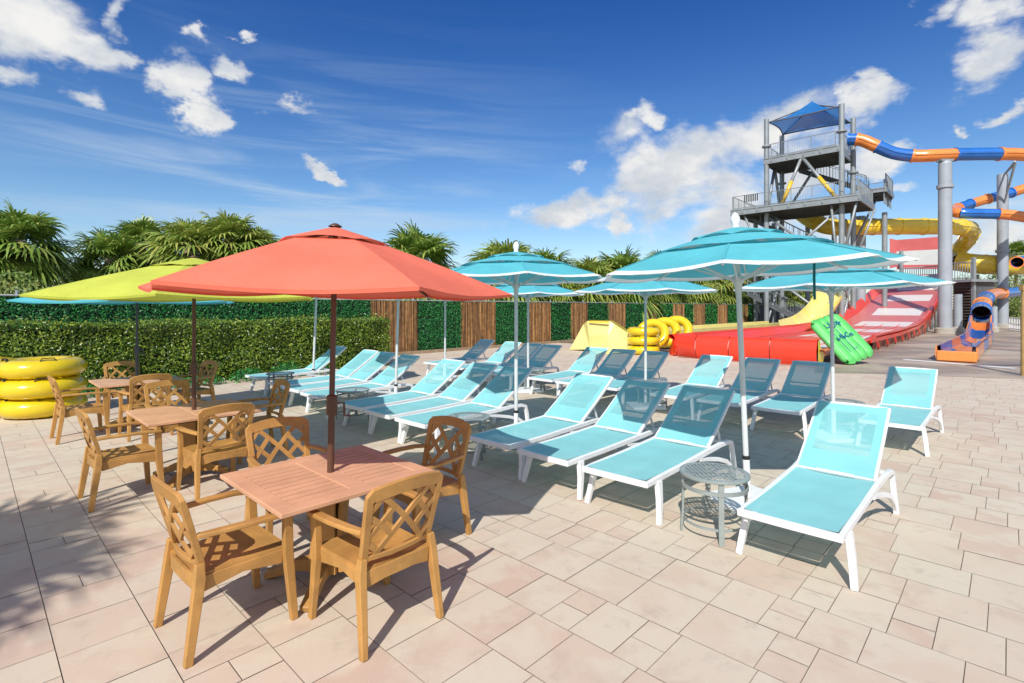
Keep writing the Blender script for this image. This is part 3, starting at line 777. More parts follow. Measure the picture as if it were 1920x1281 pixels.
# ------------------------------------------------------------------ palms
def fan_leaf(mb, base, dirn, L, rnd, nb=24):
    """one fan frond: a stalk, then blades spreading in a folded, drooping fan"""
    d = dirn.normalized(); side = d.cross(V((0, 0, 1)))
    if side.length < .05: side = V((1, 0, 0))
    side.normalize(); up = side.cross(d).normalized()
    st = L*rnd.uniform(.38, .50); hub = base + d*st - V((0, 0, .05*L))
    mb.loft([base, base+d*st*.5, hub], [(.028, .014), (.022, .012), (.02, .01)], side=side)
    fl = L*.62; roll = rnd.uniform(-.4, .4)
    s2 = side*cos(roll)+up*sin(roll); u2 = up*cos(roll)-side*sin(roll)
    for i in range(nb):
        a = (i/(nb-1)-.5)*radians(250); r = fl*(1-.28*abs(a)/radians(125))*rnd.uniform(.9, 1.05)
        dd = (d*cos(a)+s2*sin(a)).normalized(); lift = .16*cos(a)+.05
        w = .023*L; q = []
        side_ = dd.cross(u2).normalized()
        droop = rnd.uniform(.35, .75)
        prev = hub
        pts = []
        for k, f_ in enumerate((.06, .42, .74, 1.0)):
            p = hub + dd*r*f_ + u2*(lift*r*f_*(1-f_*.6)) - V((0, 0, 1))*(droop*r*f_**2.6*.75)
            ww = w*(.5, 1.0, .8, .08)[k]
            pts += [p-side_*ww+u2*(.25*ww), p+side_*ww+u2*(.25*ww)]
        mb.add(pts, [(0, 1, 3, 2), (2, 3, 5, 4), (4, 5, 7, 6)])
def palm_mesh(seed, nf=48, L=1.74, m='palm'):
    rnd = random.Random(seed); mb = MB()
    for i in range(nf):
        f_ = (i+.5)/nf; el = radians(76-130*f_**.85+rnd.uniform(-8, 8)); az = i*2.39996+rnd.uniform(-.25, .25)
        d = V((cos(az)*cos(el), sin(az)*cos(el), sin(el)))
        fan_leaf(mb, V((0, 0, -.25*f_)), d, L*rnd.uniform(.88, 1.06)*(.80+.22*min(1, f_*2.5)), rnd)
    cr = D_.meshes.new('crown'); cr.from_pydata(mb.v, [], mb.f); cr.materials.append(M[m])
    mb = MB()
    for i in range(12):
        az = i*2.39996+1; el = radians(rnd.uniform(-85, -52)); d = V((cos(az)*cos(el), sin(az)*cos(el), sin(el)))
        fan_leaf(mb, V((0, 0, -.35)), d, L*rnd.uniform(.6, .85), rnd, 12)
    mb.lathe([(.1, -.2), (.26, -.45), (.24, -.9), (.16, -1.25)], 9)
    dm = D_.meshes.new('dead_fronds'); dm.from_pydata(mb.v, [], mb.f); dm.materials.append(M['dead'])
    return cr, dm
PM = [palm_mesh(1), palm_mesh(2, 50), palm_mesh(3, 42, m='palm2'), palm_mesh(4, 48, m='palm2')]
def beyond(px, d, gap=2.2):
    """distance needed to stand behind the fence"""
    tt = (px-960)/FPX; dn = sin(YAW)-cos(YAW)*tt
    need = (17.6+gap)/dn if dn > .02 else d
    return max(d, need)
def palm(px, py, d, s, k, label, loc=None, group='sabal palms beyond the fence'):
    if not loc: d2 = beyond(px, d); s *= d2/d; d = d2
    c = V(loc) if loc else P(px, py-5, d); H = c.z
    t = thing('palm_tree', (c.x, c.y, 0), 0, label, 'palm tree', group)
    cr, dm = PM[k]
    bend = random.uniform(-.15, .15)
    MB().tube([(bend, 0, -.05), (bend*.6, 0, H*.35), (bend*.1, 0, H*.75), (0, 0, H-.1)], [.17*s, .14*s, .13*s, .15*s], 10).build('trunk', M['trunk'], t, smooth=True)
    for nm, me in (('crown', cr), ('dead_fronds', dm)):
        o = D_.objects.new(nm, me); col.objects.link(o); o.parent = t; o.location = (0, 0, H); o.scale = (s,)*3; o.rotation_euler = (0, 0, random.uniform(0, 6))
    return t
# (px, py of crown centre, distance, size, variant, label)
PL = [(38, 452, 21.5, 1.35, 1, 'tall palm with full dark crown at the far left edge of the view'),
      (-60, 470, 20.5, 1.2, 0, 'palm cut by the left edge of the view'),
      (20, 520, 25, .8, 0, 'small low palm under the big left-edge palm'),
      (205, 487, 25, 1.25, 0, 'palm with spiky crown left of the lime umbrella peak'),
      (265, 457, 27, 1.2, 1, 'palm standing just behind the lime umbrella, left of the thick twin palm'),
      (352, 462, 25.5, 1.30, 2, 'palm with yellowing crown directly behind the lime umbrella peak'),
      (430, 452, 27, 1.45, 3, 'tallest round-topped palm left of the coral umbrella'),
      (478, 470, 28, 1.2, 2, 'yellowish palm right behind the coral umbrella slope'),
      (785, 494, 28, 1.8, 1, 'round palm right of the coral umbrella peak'),
      (950, 508, 30, 1.75, 3, 'palm behind the central turquoise umbrella, left of its finial'),
      (1020, 515, 33, 1.55, 0, 'palm behind the right slope of the central turquoise umbrella'),
      (1108, 528, 35, 1.6, 2, 'palm left of the nearest turquoise umbrella, smaller of the pair'),
      (1168, 522, 35, 1.75, 1, 'palm with broad crown touching the nearest turquoise umbrella slope'),
      (1238, 512, 38, 1.5, 0, 'palm peeking over the nearest turquoise umbrella'),
      (1045, 545, 27, .95, 2, 'low yellowish palm just over the bamboo screens'),
      (1130, 550, 29, .9, 3, 'low palm above the yellow landing box'),
      (1215, 545, 29, 1.0, 2, 'low palm left of the leaning yellow tubes'),
      (1290, 540, 31, 1.1, 3, 'low palm behind the nearest umbrella, left of its pole'),
      (1345, 535, 31, 1.15, 2, 'palm with yellow-green crown left of the nearest umbrella pole'),
      (1425, 540, 35, 1.2, 3, 'low palm right of the nearest umbrella pole'),
      (1490, 545, 42, 1.3, 2, 'low palm seen between the tower legs'),
      (640, 560, 30, 1.0, 3, 'low palm hidden under the coral umbrella'),
      (560, 555, 30, 1.0, 2, 'low palm between the lime and coral umbrellas'),
      (1905, 478, 70, 1.5, 0, 'distant palm at the right edge beyond the grey columns'),
      ]
for p_ in PL: palm(*p_)
palm(0, 0, 0, 1.15, 0, 'palm standing left behind the viewpoint, casting shadow on the paving', loc=(-7.1, 2.2, 6.3), group=None)

def broadleaf(px, py, d, r, label, seed):
    d2 = beyond(px, d, 3); r *= d2/d; d = d2
    rnd = random.Random(seed); c = P(px, py, d)
    t = thing('broadleaf_tree', (c.x, c.y, 0), 0, label, 'tree', 'leafy trees beyond the fence')
    mb = MB(); mb.tube([(0, 0, -.05), (.05, 0, c.z*.5), (0, .1, c.z)], [.16, .12, .06], 8)
    for k in range(5):
        a = k*1.256; mb.tube([(0, 0, c.z*.45), (cos(a)*r*.35, sin(a)*r*.35, c.z*.8), (cos(a)*r*.6, sin(a)*r*.6, c.z+r*.2)], [.07, .05, .02], 6)
    mb.build('trunk', M['bark'], t, smooth=True)
    mb = MB()
    cl = [(V((rnd.gauss(0, .45)*r, rnd.gauss(0, .45)*r, c.z+rnd.uniform(-.55, .6)*r)), r*rnd.uniform(.25, .45)) for _ in range(26)]
    for p0, rr in cl:
        for i in range(170):
            dd = V((rnd.gauss(0, 1), rnd.gauss(0, 1), rnd.gauss(0, 1))).normalized()
            leaf_cards(mb, p0+dd*rr*rnd.random()**.5, dd+V((0, 0, .4)), .16*max(1, d/40), rnd)
    mb.build('crown', M['bush'], t)
for i, (px, py, d, r, lb) in enumerate([
    (120, 545, 30, 2.0, 'leafy tree low behind the fence at far left'), (60, 560, 27, 1.4, 'small leafy tree under the left-edge palm'),
    (330, 540, 34, 2.2, 'leafy tree behind the lime umbrella'), (700, 562, 34, 2.0, 'leafy tree hidden behind the coral umbrella edge'),
    (870, 560, 33, 1.7, 'leafy tree right of the round palm'), (1000, 550, 40, 2.4, 'leafy tree behind the central turquoise umbrella'),
    (1090, 555, 40, 2.2, 'leafy tree above the green and bamboo screens'), (1190, 552, 42, 2.4, 'leafy tree behind the leaning yellow tubes'),
    (1290, 548, 42, 2.5, 'leafy tree left of the tower base'), (1380, 548, 44, 2.7, 'leafy tree just left of the nearest umbrella pole, far back'),
    (1470, 545, 52, 3.0, 'leafy tree seen behind the tower legs'), (1545, 545, 60, 3.2, 'leafy tree behind the yellow chute'),
    (1850, 560, 72, 4.5, 'leafy tree between the two tall grey columns'), (1905, 545, 66, 4.2, 'leafy tree at the right edge behind the orange tube'),
    (1930, 590, 60, 2.6, 'lower leafy tree at the right edge')]):
    broadleaf(px, py, d, r, lb, 40+i)
def woods():
    rnd = random.Random(21); mb = MB()
    for i in range(56000):
        x = rnd.uniform(-25, 110); y = 24+rnd.uniform(0, 3)+max(0, (x-20)*.05)
        h = 2.5+.8*min(1, max(0, (x-11)/5))+.45*sin(x*.7)+.35*sin(x*1.9)+max(0, (x-30)*.03)
        z = rnd.uniform(1.2, h)
        leaf_cards(mb, V((x, y, z)), V((-.3, -1, .5)), .17, rnd)
    o = mb.build('undergrowth', M['bush']); o['kind'] = 'stuff'; o['label'] = 'band of dense undergrowth beyond the fence'
woods()

# ------------------------------------------------------------------ red racing slide
RV0, RV1 = 4.45, 9.2
PROF = [(18.6, .40), (24, .40), (34, .40), (42, .55), (46, .85), (50, 1.35), (55, 2.25), (59, 3.0), (61, 3.3), (62.5, 3.5), (64, 4.2), (66, 5.2)]
def pz(u):
    for (a, za), (b, zb) in zip(PROF, PROF[1:]):
        if a <= u <= b: t = (u-a)/(b-a); return za+(zb-za)*t
    return PROF[-1][1]
def red_slide():
    t = thing('racing_slide', (0, 0, 0), 0, 'wide red and white striped racing slide descending to a red end wall', 'water slide')
    us = [18.6+i*.55 for i in range(int((66-18.6)/.55)+1)]
    pts = lambda v, dz=0: [V((u, v, pz(u)+dz)) for u in us]
    MB().grid(lambda a, b: (lambda u: V((u, RV0+(RV1-RV0)*a, pz(u)+.02*0)))(18.6+47.4*b), 10, 110).build('slide_bed', M['stripe'], t, smooth=True)
    for v, h in ((RV0-.02, .30), (RV1+.02, .45)):
        mb = MB(); s = -1 if v < 6 else 1
        def sec(u):
            z = pz(u); hh = h*(1 if u > 30 else .7+.3*max(0, (u-24)/6)) if s < 0 else h+.15*min(1, max(0, (u-40)/10))
            if s < 0 and u < 27: hh = .12
            return [(v-s*.25, z+.01), (v, z+hh*.75), (v+s*.10, z+hh), (v+s*.24, z+hh*.95), (v+s*.24, z+hh*.7), (v+s*.08, z+hh*.55), (v+s*.02, z-.15)]
        o = len(mb.v); k = 7
        for u in us:
            for a, b in sec(u): mb.v.append((u, a, b))
        for i in range(len(us)-1):
            for j in range(k-1): mb.f.append((o+i*k+j, o+i*k+j+1, o+(i+1)*k+j+1, o+(i+1)*k+j))
        mb.build('side_wall', M['red'], t, auto=50)
    # lane ridges
    for v in (5.4, 6.35, 7.3, 8.25):
        MB().loft([V((u, v, pz(u)+.012)) for u in us if u < 44], (.05, .03), side=V((0, 1, 0))).build('lane_ridge', M['red'], t)
    # outer flank with ribs
    mb = MB()
    for a, b in zip(us, us[1:]):
        if a > 27: mb.add([(a, RV0-.16, pz(a)+.0), (b, RV0-.16, pz(b)+.0), (b, RV0-.10, pz(b)-.75*min(1, pz(b)/.8)), (a, RV0-.10, pz(a)-.75*min(1, pz(a)/.8))], [(0, 1, 2, 3)])
    MB().loft([V((u, RV0-.22, pz(u)+.06)) for u in us if u > 26], (.10, .16), side=V((0, 1, 0))).build('edge_beam', M['red'], t)
    mb.build('flank', mat('slide_flank', (.42, .16, .10), .6, .2, .6, dirt=.3), t)
    u = 27.5
    while u < 62:
        z = pz(u)
        MB().loft([(u, RV0-.24, z+.12), (u+.25, RV0-.30, z-.25), (u+.8, RV0-.22, z-.7*min(1, z/.8))], [(.14, .05)]*3, side=V((1, 0, 0))).build('flank_rib', M['red'], t); u += 2.4 if u < 40 else 3.2
    # end wall, built of panels with pale joints
    mb = MB(); n = 4
    ys = [RV0-.1, 5.75, 7.1, 8.3, 9.25]
    for i in range(n):
        a, b = ys[i]+.012, ys[i+1]-.012
        def fn(x, y, a=a, b=b):
            v = a+(b-a)*x; bow = -.28*(y-.5)**2*4*.25
            pr = [(18.52, 0), (18.38, .25), (18.36, .5), (18.42, .74), (18.52, .84), (18.66, .84), (18.72, .78), (18.74, .38)]
            q = pr[min(7, int(round(y*7)))]; fl = .35*max(0, (v-8.3)/.95)
            return V((q[0]+fl*(1-q[1]*.4), v, q[1]))
        mb = MB(); mb.grid(fn, 4, 7); mb.build('wall_panel', M['red'], t, auto=50)
    MB().box((18.62, 6.6, .40), (.05, 4.0, .70)).build('wall_joint', M['trim'], t)
    MB().add([(18.7, 9.2, .05), (18.7, 9.2, .95), (20.2, 9.75, .95), (19.4, 9.9, .0), (18.9, 9.5, 0)], [(0, 1, 2, 3, 4)]).build('wall_panel', M['red'], t)
    MB().add([(18.42, RV0-.12, 0), (18.45, RV0-.12, .80), (18.75, RV0-.10, .84), (19.2, RV0-.02, .42), (23.5, RV0-.05, .46), (23.5, RV0-.05, .30), (19.3, RV0-.1, .30), (18.9, RV0-.12, 0)], [tuple(range(8))]).build('end_flange', M['yellow_fibre'], t)
    MB().box((22.5, 6.9, .17), (7.3, 4.2, .30)).build('support_frame', M['galv_dark'], t)
    for u in range(30, 66, 4):
        for v in (4.9, 8.8):
            h = pz(u)-.1
            if h > .35: MB().tube([(u, v, 0), (u, v, h)], .12, 8).build('support_post', M['galv'], t, smooth=True)
    # low fences of the splash edge along the left of the bed
    mb = MB(); mb.loft([V((u, 9.25, .62+.02*sin(u))) for u in us if 20 < u < 42], (.06, .45), side=V((0, 1, 0))); mb.build('splash_guard', M['red'], t)
    # start box high above
    a = P(1668, 443, 62)
    return t
red_slide()
def start_board():
    t = thing('slide_shroud', (0, 0, 0), 0, 'big faded red and white board where the racing slide drops from above', 'slide shroud')
    D0 = 62
    def q(pts, nm, m, dd=0):
        vs = [P(x, y, D0+(x-1715)*-.05+dd) for x, y in pts]; vs2 = [v+V((.3, 0, 0)) for v in vs]; n = len(vs)
        MB().add(vs+vs2, [tuple(range(n)), tuple(range(2*n-1, n-1, -1))]+[(i, i+n, (i+1) % n+n, (i+1) % n) for i in range(n)]).build(nm, m, t)
    q([(1668, 447), (1681, 450), (1681, 500), (1668, 503)], 'side_panel', M['pink'])
    q([(1681, 450), (1775, 443), (1775, 467), (1681, 471.5)], 'board', M['pink'])
    q([(1681, 471.5), (1775, 467), (1775, 496), (1681, 497)], 'board', M['white_fibre'])
    q([(1681, 497), (1775, 496), (1775, 504), (1681, 505)], 'board', M['pink'])
    for x in (1690, 1762): a = P(x, 470, D0+1); MB().tube([(a.x, a.y, 0), (a.x, a.y, a.z)], .2, 8).build('support_post', M['galv'], t)
    # upper platform strip under it
    q([(1664, 532), (1782, 523), (1782, 534), (1664, 541)], 'ledge', M['white_fibre'], -3)
    q([(1645, 541), (1782, 534), (1782, 537), (1645, 544)], 'ledge', M['galv_dark'], -3.5)
start_board()

# ------------------------------------------------------------------ tubes of the high slides
def sweep(t, path, r, cols, name='tube_section', n=16, gap=0, flange=.06):
    pts = crom(path, 10); L = [0]
    for a, b in zip(pts, pts[1:]): L.append(L[-1]+(b-a).length)
    for (s0, s1, m) in cols:
        a, b = s0*L[-1], s1*L[-1]; seg = [p for p, l in zip(pts, L) if a-1e-6 <= l <= b+1e-6]
        def at(s):
            for i in range(len(L)-1):
                if L[i] <= s <= L[i+1]+1e-9: q = (s-L[i])/max(1e-9, L[i+1]-L[i]); return pts[i].lerp(pts[i+1], q)
            return pts[-1]
        seg = [at(a)] + [p for p, l in zip(pts, L) if a+.05 < l < b-.05] + [at(b)]
        o = MB().tube(seg, r, n, caps=False).build(name, m, t, smooth=True)
        d = (seg[1]-seg[0]).normalized()
        MB().tube([seg[0]-d*.07, seg[0]-d*.069, seg[0]+d*.069, seg[0]+d*.07], [r-.02, r+flange, r+flange, r-.02], n, caps=False).build('flange', m, o, auto=40)
        # seam ledge along the side
        for sd in (1, -1):
            sp = []
            for i, p in enumerate(seg):
                dd = (seg[min(i+1, len(seg)-1)]-seg[max(0, i-1)]).normalized(); w = dd.cross(V((0, 0, 1))).normalized(); sp.append(p+w*sd*(r+.02))
            MB().loft(sp, (.09, .05), side=V((0, 0, 1))).build('seam', m, o)
def px_fracs(path, edges, ms):
    return [(edges[i], edges[i+1], ms[i]) for i in range(len(ms))]
O, B = M['orange'], M['blue']
def orange_slide():
    t = thing('tube_slide', (0, 0, 0), 0, 'orange and blue banded tube slide leaving the tower top and running right', 'water slide', 'orange and blue tube slides')
    path = [P(1590, 262, 42), P(1615, 263, 41.5), P(1640, 273, 41), P(1675, 287, 40.5), P(1712, 292.5, 40), P(1745, 292, 39.5), P(1780, 290.5, 39.5), P(1820, 289.5, 39.5), P(1865, 289, 39.5), P(1912, 290, 39.5), P(1960, 296, 40), P(2010, 320, 43)]
    sweep(t, path, .47, [(0, .03, B), (.03, .105, O), (.105, .22, B), (.22, .36, O), (.36, .52, B), (.52, .75, O), (.75, 1, B)])
    # lower return
    t2 = thing('tube_slide', (0, 0, 0), 0, 'orange and blue banded tube slide curling round behind the grey columns', 'water slide', 'orange and blue tube slides')
    path = [P(1990, 335, 50), P(1930, 351, 50), P(1895, 362, 50), P(1860, 371, 50), P(1825, 381, 50), P(1797, 390, 49.5), P(1787, 396, 48), P(1800, 400, 46.5), P(1840, 401, 46), P(1880, 402, 45.5), P(1925, 408, 45), P(1990, 420, 45)]
    sweep(t2, path, .45, [(0, .12, B), (.12, .22, O), (.22, .32, B), (.32, .40, O), (.40, .48, B), (.48, .66, O), (.66, .78, B), (.78, .92, O), (.92, 1, B)])
    t3 = thing('tube_slide', (0, 0, 0), 0, 'low orange and blue tube ending in an open flume on the wet deck', 'water slide', 'orange and blue tube slides')
    a = V((41.6, 1.35, 1.45))
    path = [P(1990, 545, 52), P(1925, 546, 50), P(1890, 549, 47.5), P(1862, 552, 45), P(1848, 560, 41), P(1841, 573, 36.5), P(1840, 588, 32.5)]
    sweep(t3, path, .47, [(0, .2, O), (.2, .38, B), (.38, .62, O), (.62, .8, B), (.8, .93, O), (.93, 1, B)])
    e = path[-1]
    # open flume down to the deck
    fl = [e, P(1838, 606, 30.5), P(1834, 622, 27.5), P(1826, 638, 24.5), P(1812, 652, 21.5), V((23.6, 1.32, .27))]
    pts = crom(fl, 8)
    cs = [O, B, O, B, O, B]
    for i in range(6):
        seg = pts[int(i*(len(pts)-1)/6):int((i+1)*(len(pts)-1)/6)+1]
        mb = MB(); k = 8; o = 0
        for j, p in enumerate(seg):
            dd = (seg[min(j+1, len(seg)-1)]-seg[max(j-1, 0)]).normalized(); w = dd.cross(V((0, 0, 1))).normalized()
            z0 = max(p.z-.55, .12) if i < 3 else max(p.z-.5, .10)
            R = .42
            for s_, z_ in ((-1.22, .42), (-1.0, .45), (-.93, .10), (-.55, -.02), (.55, -.02), (.93, .10), (1.0, .45), (1.22, .42)):
                mb.v.append(tuple(V((p.x, p.y, z0))+w*s_*R+V((0, 0, z_))))
        for j in range(len(seg)-1):
            for q in range(k-1): mb.f.append((j*k+q, j*k+q+1, (j+1)*k+q+1, (j+1)*k+q))
        mb.build('flume_section', cs[i], t3, auto=40)
        mb = MB()
        for sgn in (-1, 1):
            q = []
            for j, p in enumerate(seg):
                dd = (seg[min(j+1, len(seg)-1)]-seg[max(j-1, 0)]).normalized(); w = dd.cross(V((0, 0, 1))).normalized(); z0 = max(p.z-.5, .1)
                q.append(V((p.x, p.y, z0+.20))+w*sgn*.54)
            mb.loft(q, (.40, .05), side=V((0, 0, 1)))
        mb.build('flume_side', cs[(i+1) % 6], t3)
    e = V((23.35, 1.30, .2))
    MB().box((e.x-.05, e.y, .2), (.14, 1.06, .36)).build('end_lip', O, t3, bevel=.05)
    MB().box((e.x+.45, e.y, .06), (.9, .84, .10)).build('end_tray', B, t3, bevel=.03)
    for p in (fl[1], fl[2], fl[3]): MB().tube([(p.x, p.y, 0), (p.x, p.y, max(.2, p.z-.6))], .1, 8).build('support_post', M['galv'], t3)
    # a short open mouth at the right edge
    t4 = thing('tube_slide', (0, 0, 0), 0, 'short blue and orange tube mouth at the right edge above the leafy trees', 'water slide', 'orange and blue tube slides')
    path = [P(1907, 492, 44), P(1925, 488, 46), P(1980, 486, 50)]
    sweep(t4, path, .44, [(0, .02, O), (.02, 1, B)])
orange_slide()
def yellow_slides():
    Y = M['yellow_fibre']
    t = thing('tube_slide', (0, 0, 0), 0, 'closed yellow tube slide curving behind the tall grey column', 'water slide')
    path = [P(1500, 398, 48), P(1520, 412, 47), P(1545, 423, 46), P(1575, 427, 45.5), P(1610, 426, 45), P(1660, 425, 45), P(1720, 425, 45), P(1780, 425, 45.5), P(1812, 428, 47), P(1820, 437, 49), P(1812, 452, 51), P(1798, 468, 52), P(1790, 482, 52), P(1800, 490, 50.4)]
    sweep(t, path, .70, [(i/12, (i+1)/12, Y) for i in range(12)], flange=.05)
    pth = [P(1796, 490, 50.5), P(1830, 495, 49.5), P(1880, 497, 49), P(1925, 497, 49), P(1975, 499, 49)]
    sweep(t, pth, .92, [(i/4, (i+1)/4, Y) for i in range(4)], flange=.04)
    t2 = thing('open_slide', (0, 0, 0), 0, 'pale yellow open slide dropping from the tower to a long yellow run-out and landing box', 'water slide')
    # chute coming down
    def trough(mb, pts, half, depth, k=8):
        o = len(mb.v)
        for j, p in enumerate(pts):
            dd = (pts[min(j+1, len(pts)-1)]-pts[max(j-1, 0)]).normalized(); w = dd.cross(V((0, 0, 1))).normalized(); n = w.cross(dd).normalized()
            for q in range(k+1):
                a = pi*(q/k); mb.v.append(tuple(p - w*cos(a)*half - n*sin(a)*depth*1.0))
        for j in range(len(pts)-1):
            for q in range(k): mb.f.append((o+j*(k+1)+q, o+j*(k+1)+q+1, o+(j+1)*(k+1)+q+1, o+(j+1)*(k+1)+q))
    c = crom([P(1566, 505, 43.5), P(1560, 530, 41.5), P(1551, 556, 39), P(1536, 577, 36.5), P(1518, 592, 34), P(1490, 601, 32)], 7)
    mb = MB(); trough(mb, c, .95, .75); mb.build('chute', M['pale_yellow'], t2, auto=50)
    for i in (6, 14, 21, 28):
        p, dd = c[i], (c[i+1]-c[i-1]).normalized(); w = dd.cross(V((0, 0, 1))).normalized(); n = w.cross(dd)
        MB().tube([p-w*cos(a)*.93-n*sin(a)*.72 for a in [pi*q/10 for q in range(11)]], .035, 6).build('chute_joint', Y, t2)
    for i in (3, 12, 20):
        p = c[i]; MB().tube([(p.x, p.y, 0), (p.x, p.y, p.z-.75)], .13, 8).build('support_post', M['galv'], t2)
    PY = M['pale_yellow']
    MB().loft([(20, 11.35, .42), (30, 11.35, .44), (40, 11.35, .46)], (.10, .80), side=V((0, 1, 0))).build('side_wall', PY, t2, bevel=.03)
    MB().loft([(20, 13.2, .42), (30, 13.2, .44), (42, 13.2, .46)], (.10, .80), side=V((0, 1, 0))).build('side_wall', PY, t2, bevel=.03)
    MB().loft([(19.5, 12.3, .3), (42, 12.3, .34)], (1.7, .05), side=V((0, 1, 0))).build('slide_bed', PY, t2)
    # landing box
    b = MB()
    F = [P(1069, 657, 22.6), P(1103, 655, 21.9), P(1136, 664, 20.9), P(1178, 660, 20.6)]
    vs = [P(1068, 656, 22.8), P(1094, 608, 22.7), P(1101, 602, 22.3), P(1144, 603, 21.5), P(1152, 608, 21.4), P(1180, 626, 21.2), P(1180, 659, 21.2), P(1137, 664.5, 20.7), P(1117, 663, 21.0), P(1104, 629, 22.0), P(1140, 629, 21.3), P(1106, 655, 22.0)]
    for v in vs: v.z = max(v.z, .0)
    b.add(vs, [(0, 11, 9, 2, 1), (2, 9, 10, 3), (9, 11, 8, 7, 10), (10, 7, 6, 5, 4, 3)])
    b.build('landing_box', PY, t2)
    back = [v+V((1.6, .9, 0)) for v in vs]
    b = MB(); b.add([vs[0], vs[1], vs[2], vs[3], vs[4], vs[5]]+[back[0], back[1], back[2], back[3], back[4], back[5]], [(0, 1, 7, 6), (1, 2, 8, 7), (2, 3, 9, 8), (3, 4, 10, 9), (4, 5, 11, 10)])
    b.build('landing_box_sides', Y, t2)
    b = MB(); b.add([P(1104, 602, 22.1), P(1141, 603, 21.35), P(1140, 606, 21.30), P(1104, 605, 22.05)], [(0, 1, 2, 3)]); b.build('lip', Y, t2)
yellow_slides()

# ------------------------------------------------------------------ green raft leaning on the slide
def raft():
    t = thing('inflatable_raft', (0, 0, 0), 0, 'bright green inflatable raft with blue lettering leaning on the red slide', 'raft')
    rt, fw, zz = V((sin(YAW), -cos(YAW), 0)), V((cos(YAW), sin(YAW), 0)), V((0, 0, 1))
    uy = (rt*-.66+fw*.85+zz*1.22).normalized(); ux = rt*.93+fw*.30+zz*.16; ux = (ux-uy*ux.dot(uy)).normalized(); uz = ux.cross(uy).normalized()
    if uz.z < 0: uz = -uz
    o = P(1617, 676, 16.9)
    W_, L_ = 1.26, 1.85; nl = 4
    def hgt(x, y):
        c = abs(sin(pi*nl*(x/W_+.5))); e = max(0, min(1, (L_/2-abs(y-L_/2))/.16)); ex = max(0, min(1, (W_/2-abs(x))/.07))
        return .085+.055*max(0, c)**.7*sqrt(e)*(.4+.6*sqrt(ex)) - .05*(1-sqrt(e))
    def place(x, y, h): return o + ux*x + uy*y + uz*h
    def ends(x): return .10*(1-abs(sin(pi*nl*(x/W_+.5)))**.6)
    def rnd_end(bb): return 1-.20*(1-min(1, max(0, bb)/.26))**2
    mb = MB()
    def top(a, b):
        x = (a-.5)*W_; e = ends(x); y = e+(L_-2*e)*b
        bb = (L_/2-abs(y-L_/2)); return place(x*rnd_end(bb), y, hgt(x, y)*min(1, .25+bb*6))
    def bot(a, b):
        x = (a-.5)*W_; e = ends(x); y = e+(L_-2*e)*b; bb = (L_/2-abs(y-L_/2)); return place(x*rnd_end(bb), y, -hgt(x, y)*min(1, .25+bb*6))
    mb.grid(top, 48, 30); mb.grid(lambda a, b: bot(1-a, b), 48, 30)
    # round outer tubes close the edge
    path = [place(-W_/2, .1, 0), place(-W_/2, L_-.1, 0)]
    mb.tube([place(-W_/2+.02, y, 0) for y in (.16, .26, L_/2, L_-.26, L_-.16)], [.05, .10, .11, .10, .05], 12)
    mb.tube([place(W_/2-.02, y, 0) for y in (.16, .26, L_/2, L_-.26, L_-.16)], [.05, .10, .11, .10, .05], 12)
    for y in (.05, L_-.05): mb.tube([place(-W_/2+.06+i*(W_-.12)/8, y+(.05 if (i % 2 == 0) else 0)*(1 if y < 1 else -1), 0) for i in range(9)], .055, 8)
    mb.build('air_chambers', M['green_vinyl'], t, smooth=True)
    for k, (s, y0, size) in enumerate((("U-gog-", 1.36, .27), ("a-96C-a", .84, .25), ("* *", .34, .14))):
        cu = D_.curves.new('lettering', 'FONT'); cu.body = s; cu.size = size; cu.align_x = 'CENTER'; cu.resolution_u = 3; cu.offset = .006
        to = D_.objects.new('lettering', cu); col.objects.link(to)
        dg = bpy.context.evaluated_depsgraph_get(); me = D_.meshes.new_from_object(to.evaluated_get(dg)); D_.objects.remove(to)
        for v in me.vertices:
            x, y = v.co.x*.95, v.co.y+y0; v.co = place(x, y, hgt(x, y)+.035)
        me.materials.clear(); me.materials.append(M['ink'])
        lo = D_.objects.new('lettering', me); col.objects.link(lo); lo.parent = t
    for x in (-.28, .0):
        MB().grid(lambda a, b, x=x: place(x+.012*(a-.5)*2, .35+.9*b, hgt(x, .35+.9*b)+.012), 1, 10).build('printed_line', M['ink'], t)
raft()

# ------------------------------------------------------------------ tall support columns
def column(px, d, r, ytop, label, ring=None, foot=1.0):
    c = P(px, 577, d); zt = P(px, ytop, d).z
    t = thing('support_column', (c.x, c.y, 0), 0, label, 'support column', 'tall grey columns carrying the tube slides')
    MB().tube([(0, 0, .3), (0, 0, zt)], r, 24).build('shaft', M['pillar'], t, auto=40)
    if ring: z = P(px, ring, d).z; MB().tube([(0, 0, z-.12), (0, 0, z+.12)], r+.10, 24).build('flange', M['pillar'], t, auto=40)
    MB().lathe([(r*1.5, 0), (r*1.5, .34), (r*1.1, .42), (r, .42)], 12).build('footing', M['concrete'], t, auto=40)
    return t, zt
c1, z1 = column(1772, 38, .41, 308, 'thickest grey column with rounded top under the banded tube slide', 350)
MB().lathe([(.41, 0), (.39, .12), (.30, .22), (.2, .27), (.001, .28)], 20, (0, 0, z1)).build('domed_cap', M['pillar'], c1, smooth=True)
MB().box((0, 0, z1+.25), (.5, .9, .16), YAW).build('saddle', M['galv'], c1, bevel=.02)
c2, z2 = column(1880, 48, .41, 327, 'second grey column at the right with a triangular bracket head', 471)
for q in ((P(1905, 305, 46.5)), (P(1903, 303, 45.5))):
    q = q-c2.location; MB().tube([(0, 0, z2-3.2), q], .07, 8).build('bracket', M['galv'], c2)
    MB().tube([(0, 0, z2-.2), q], .07, 8).build('bracket', M['galv'], c2)
c3, z3 = column(1796, 39.5, .27, 552, 'short grey column standing just right of the thickest one')
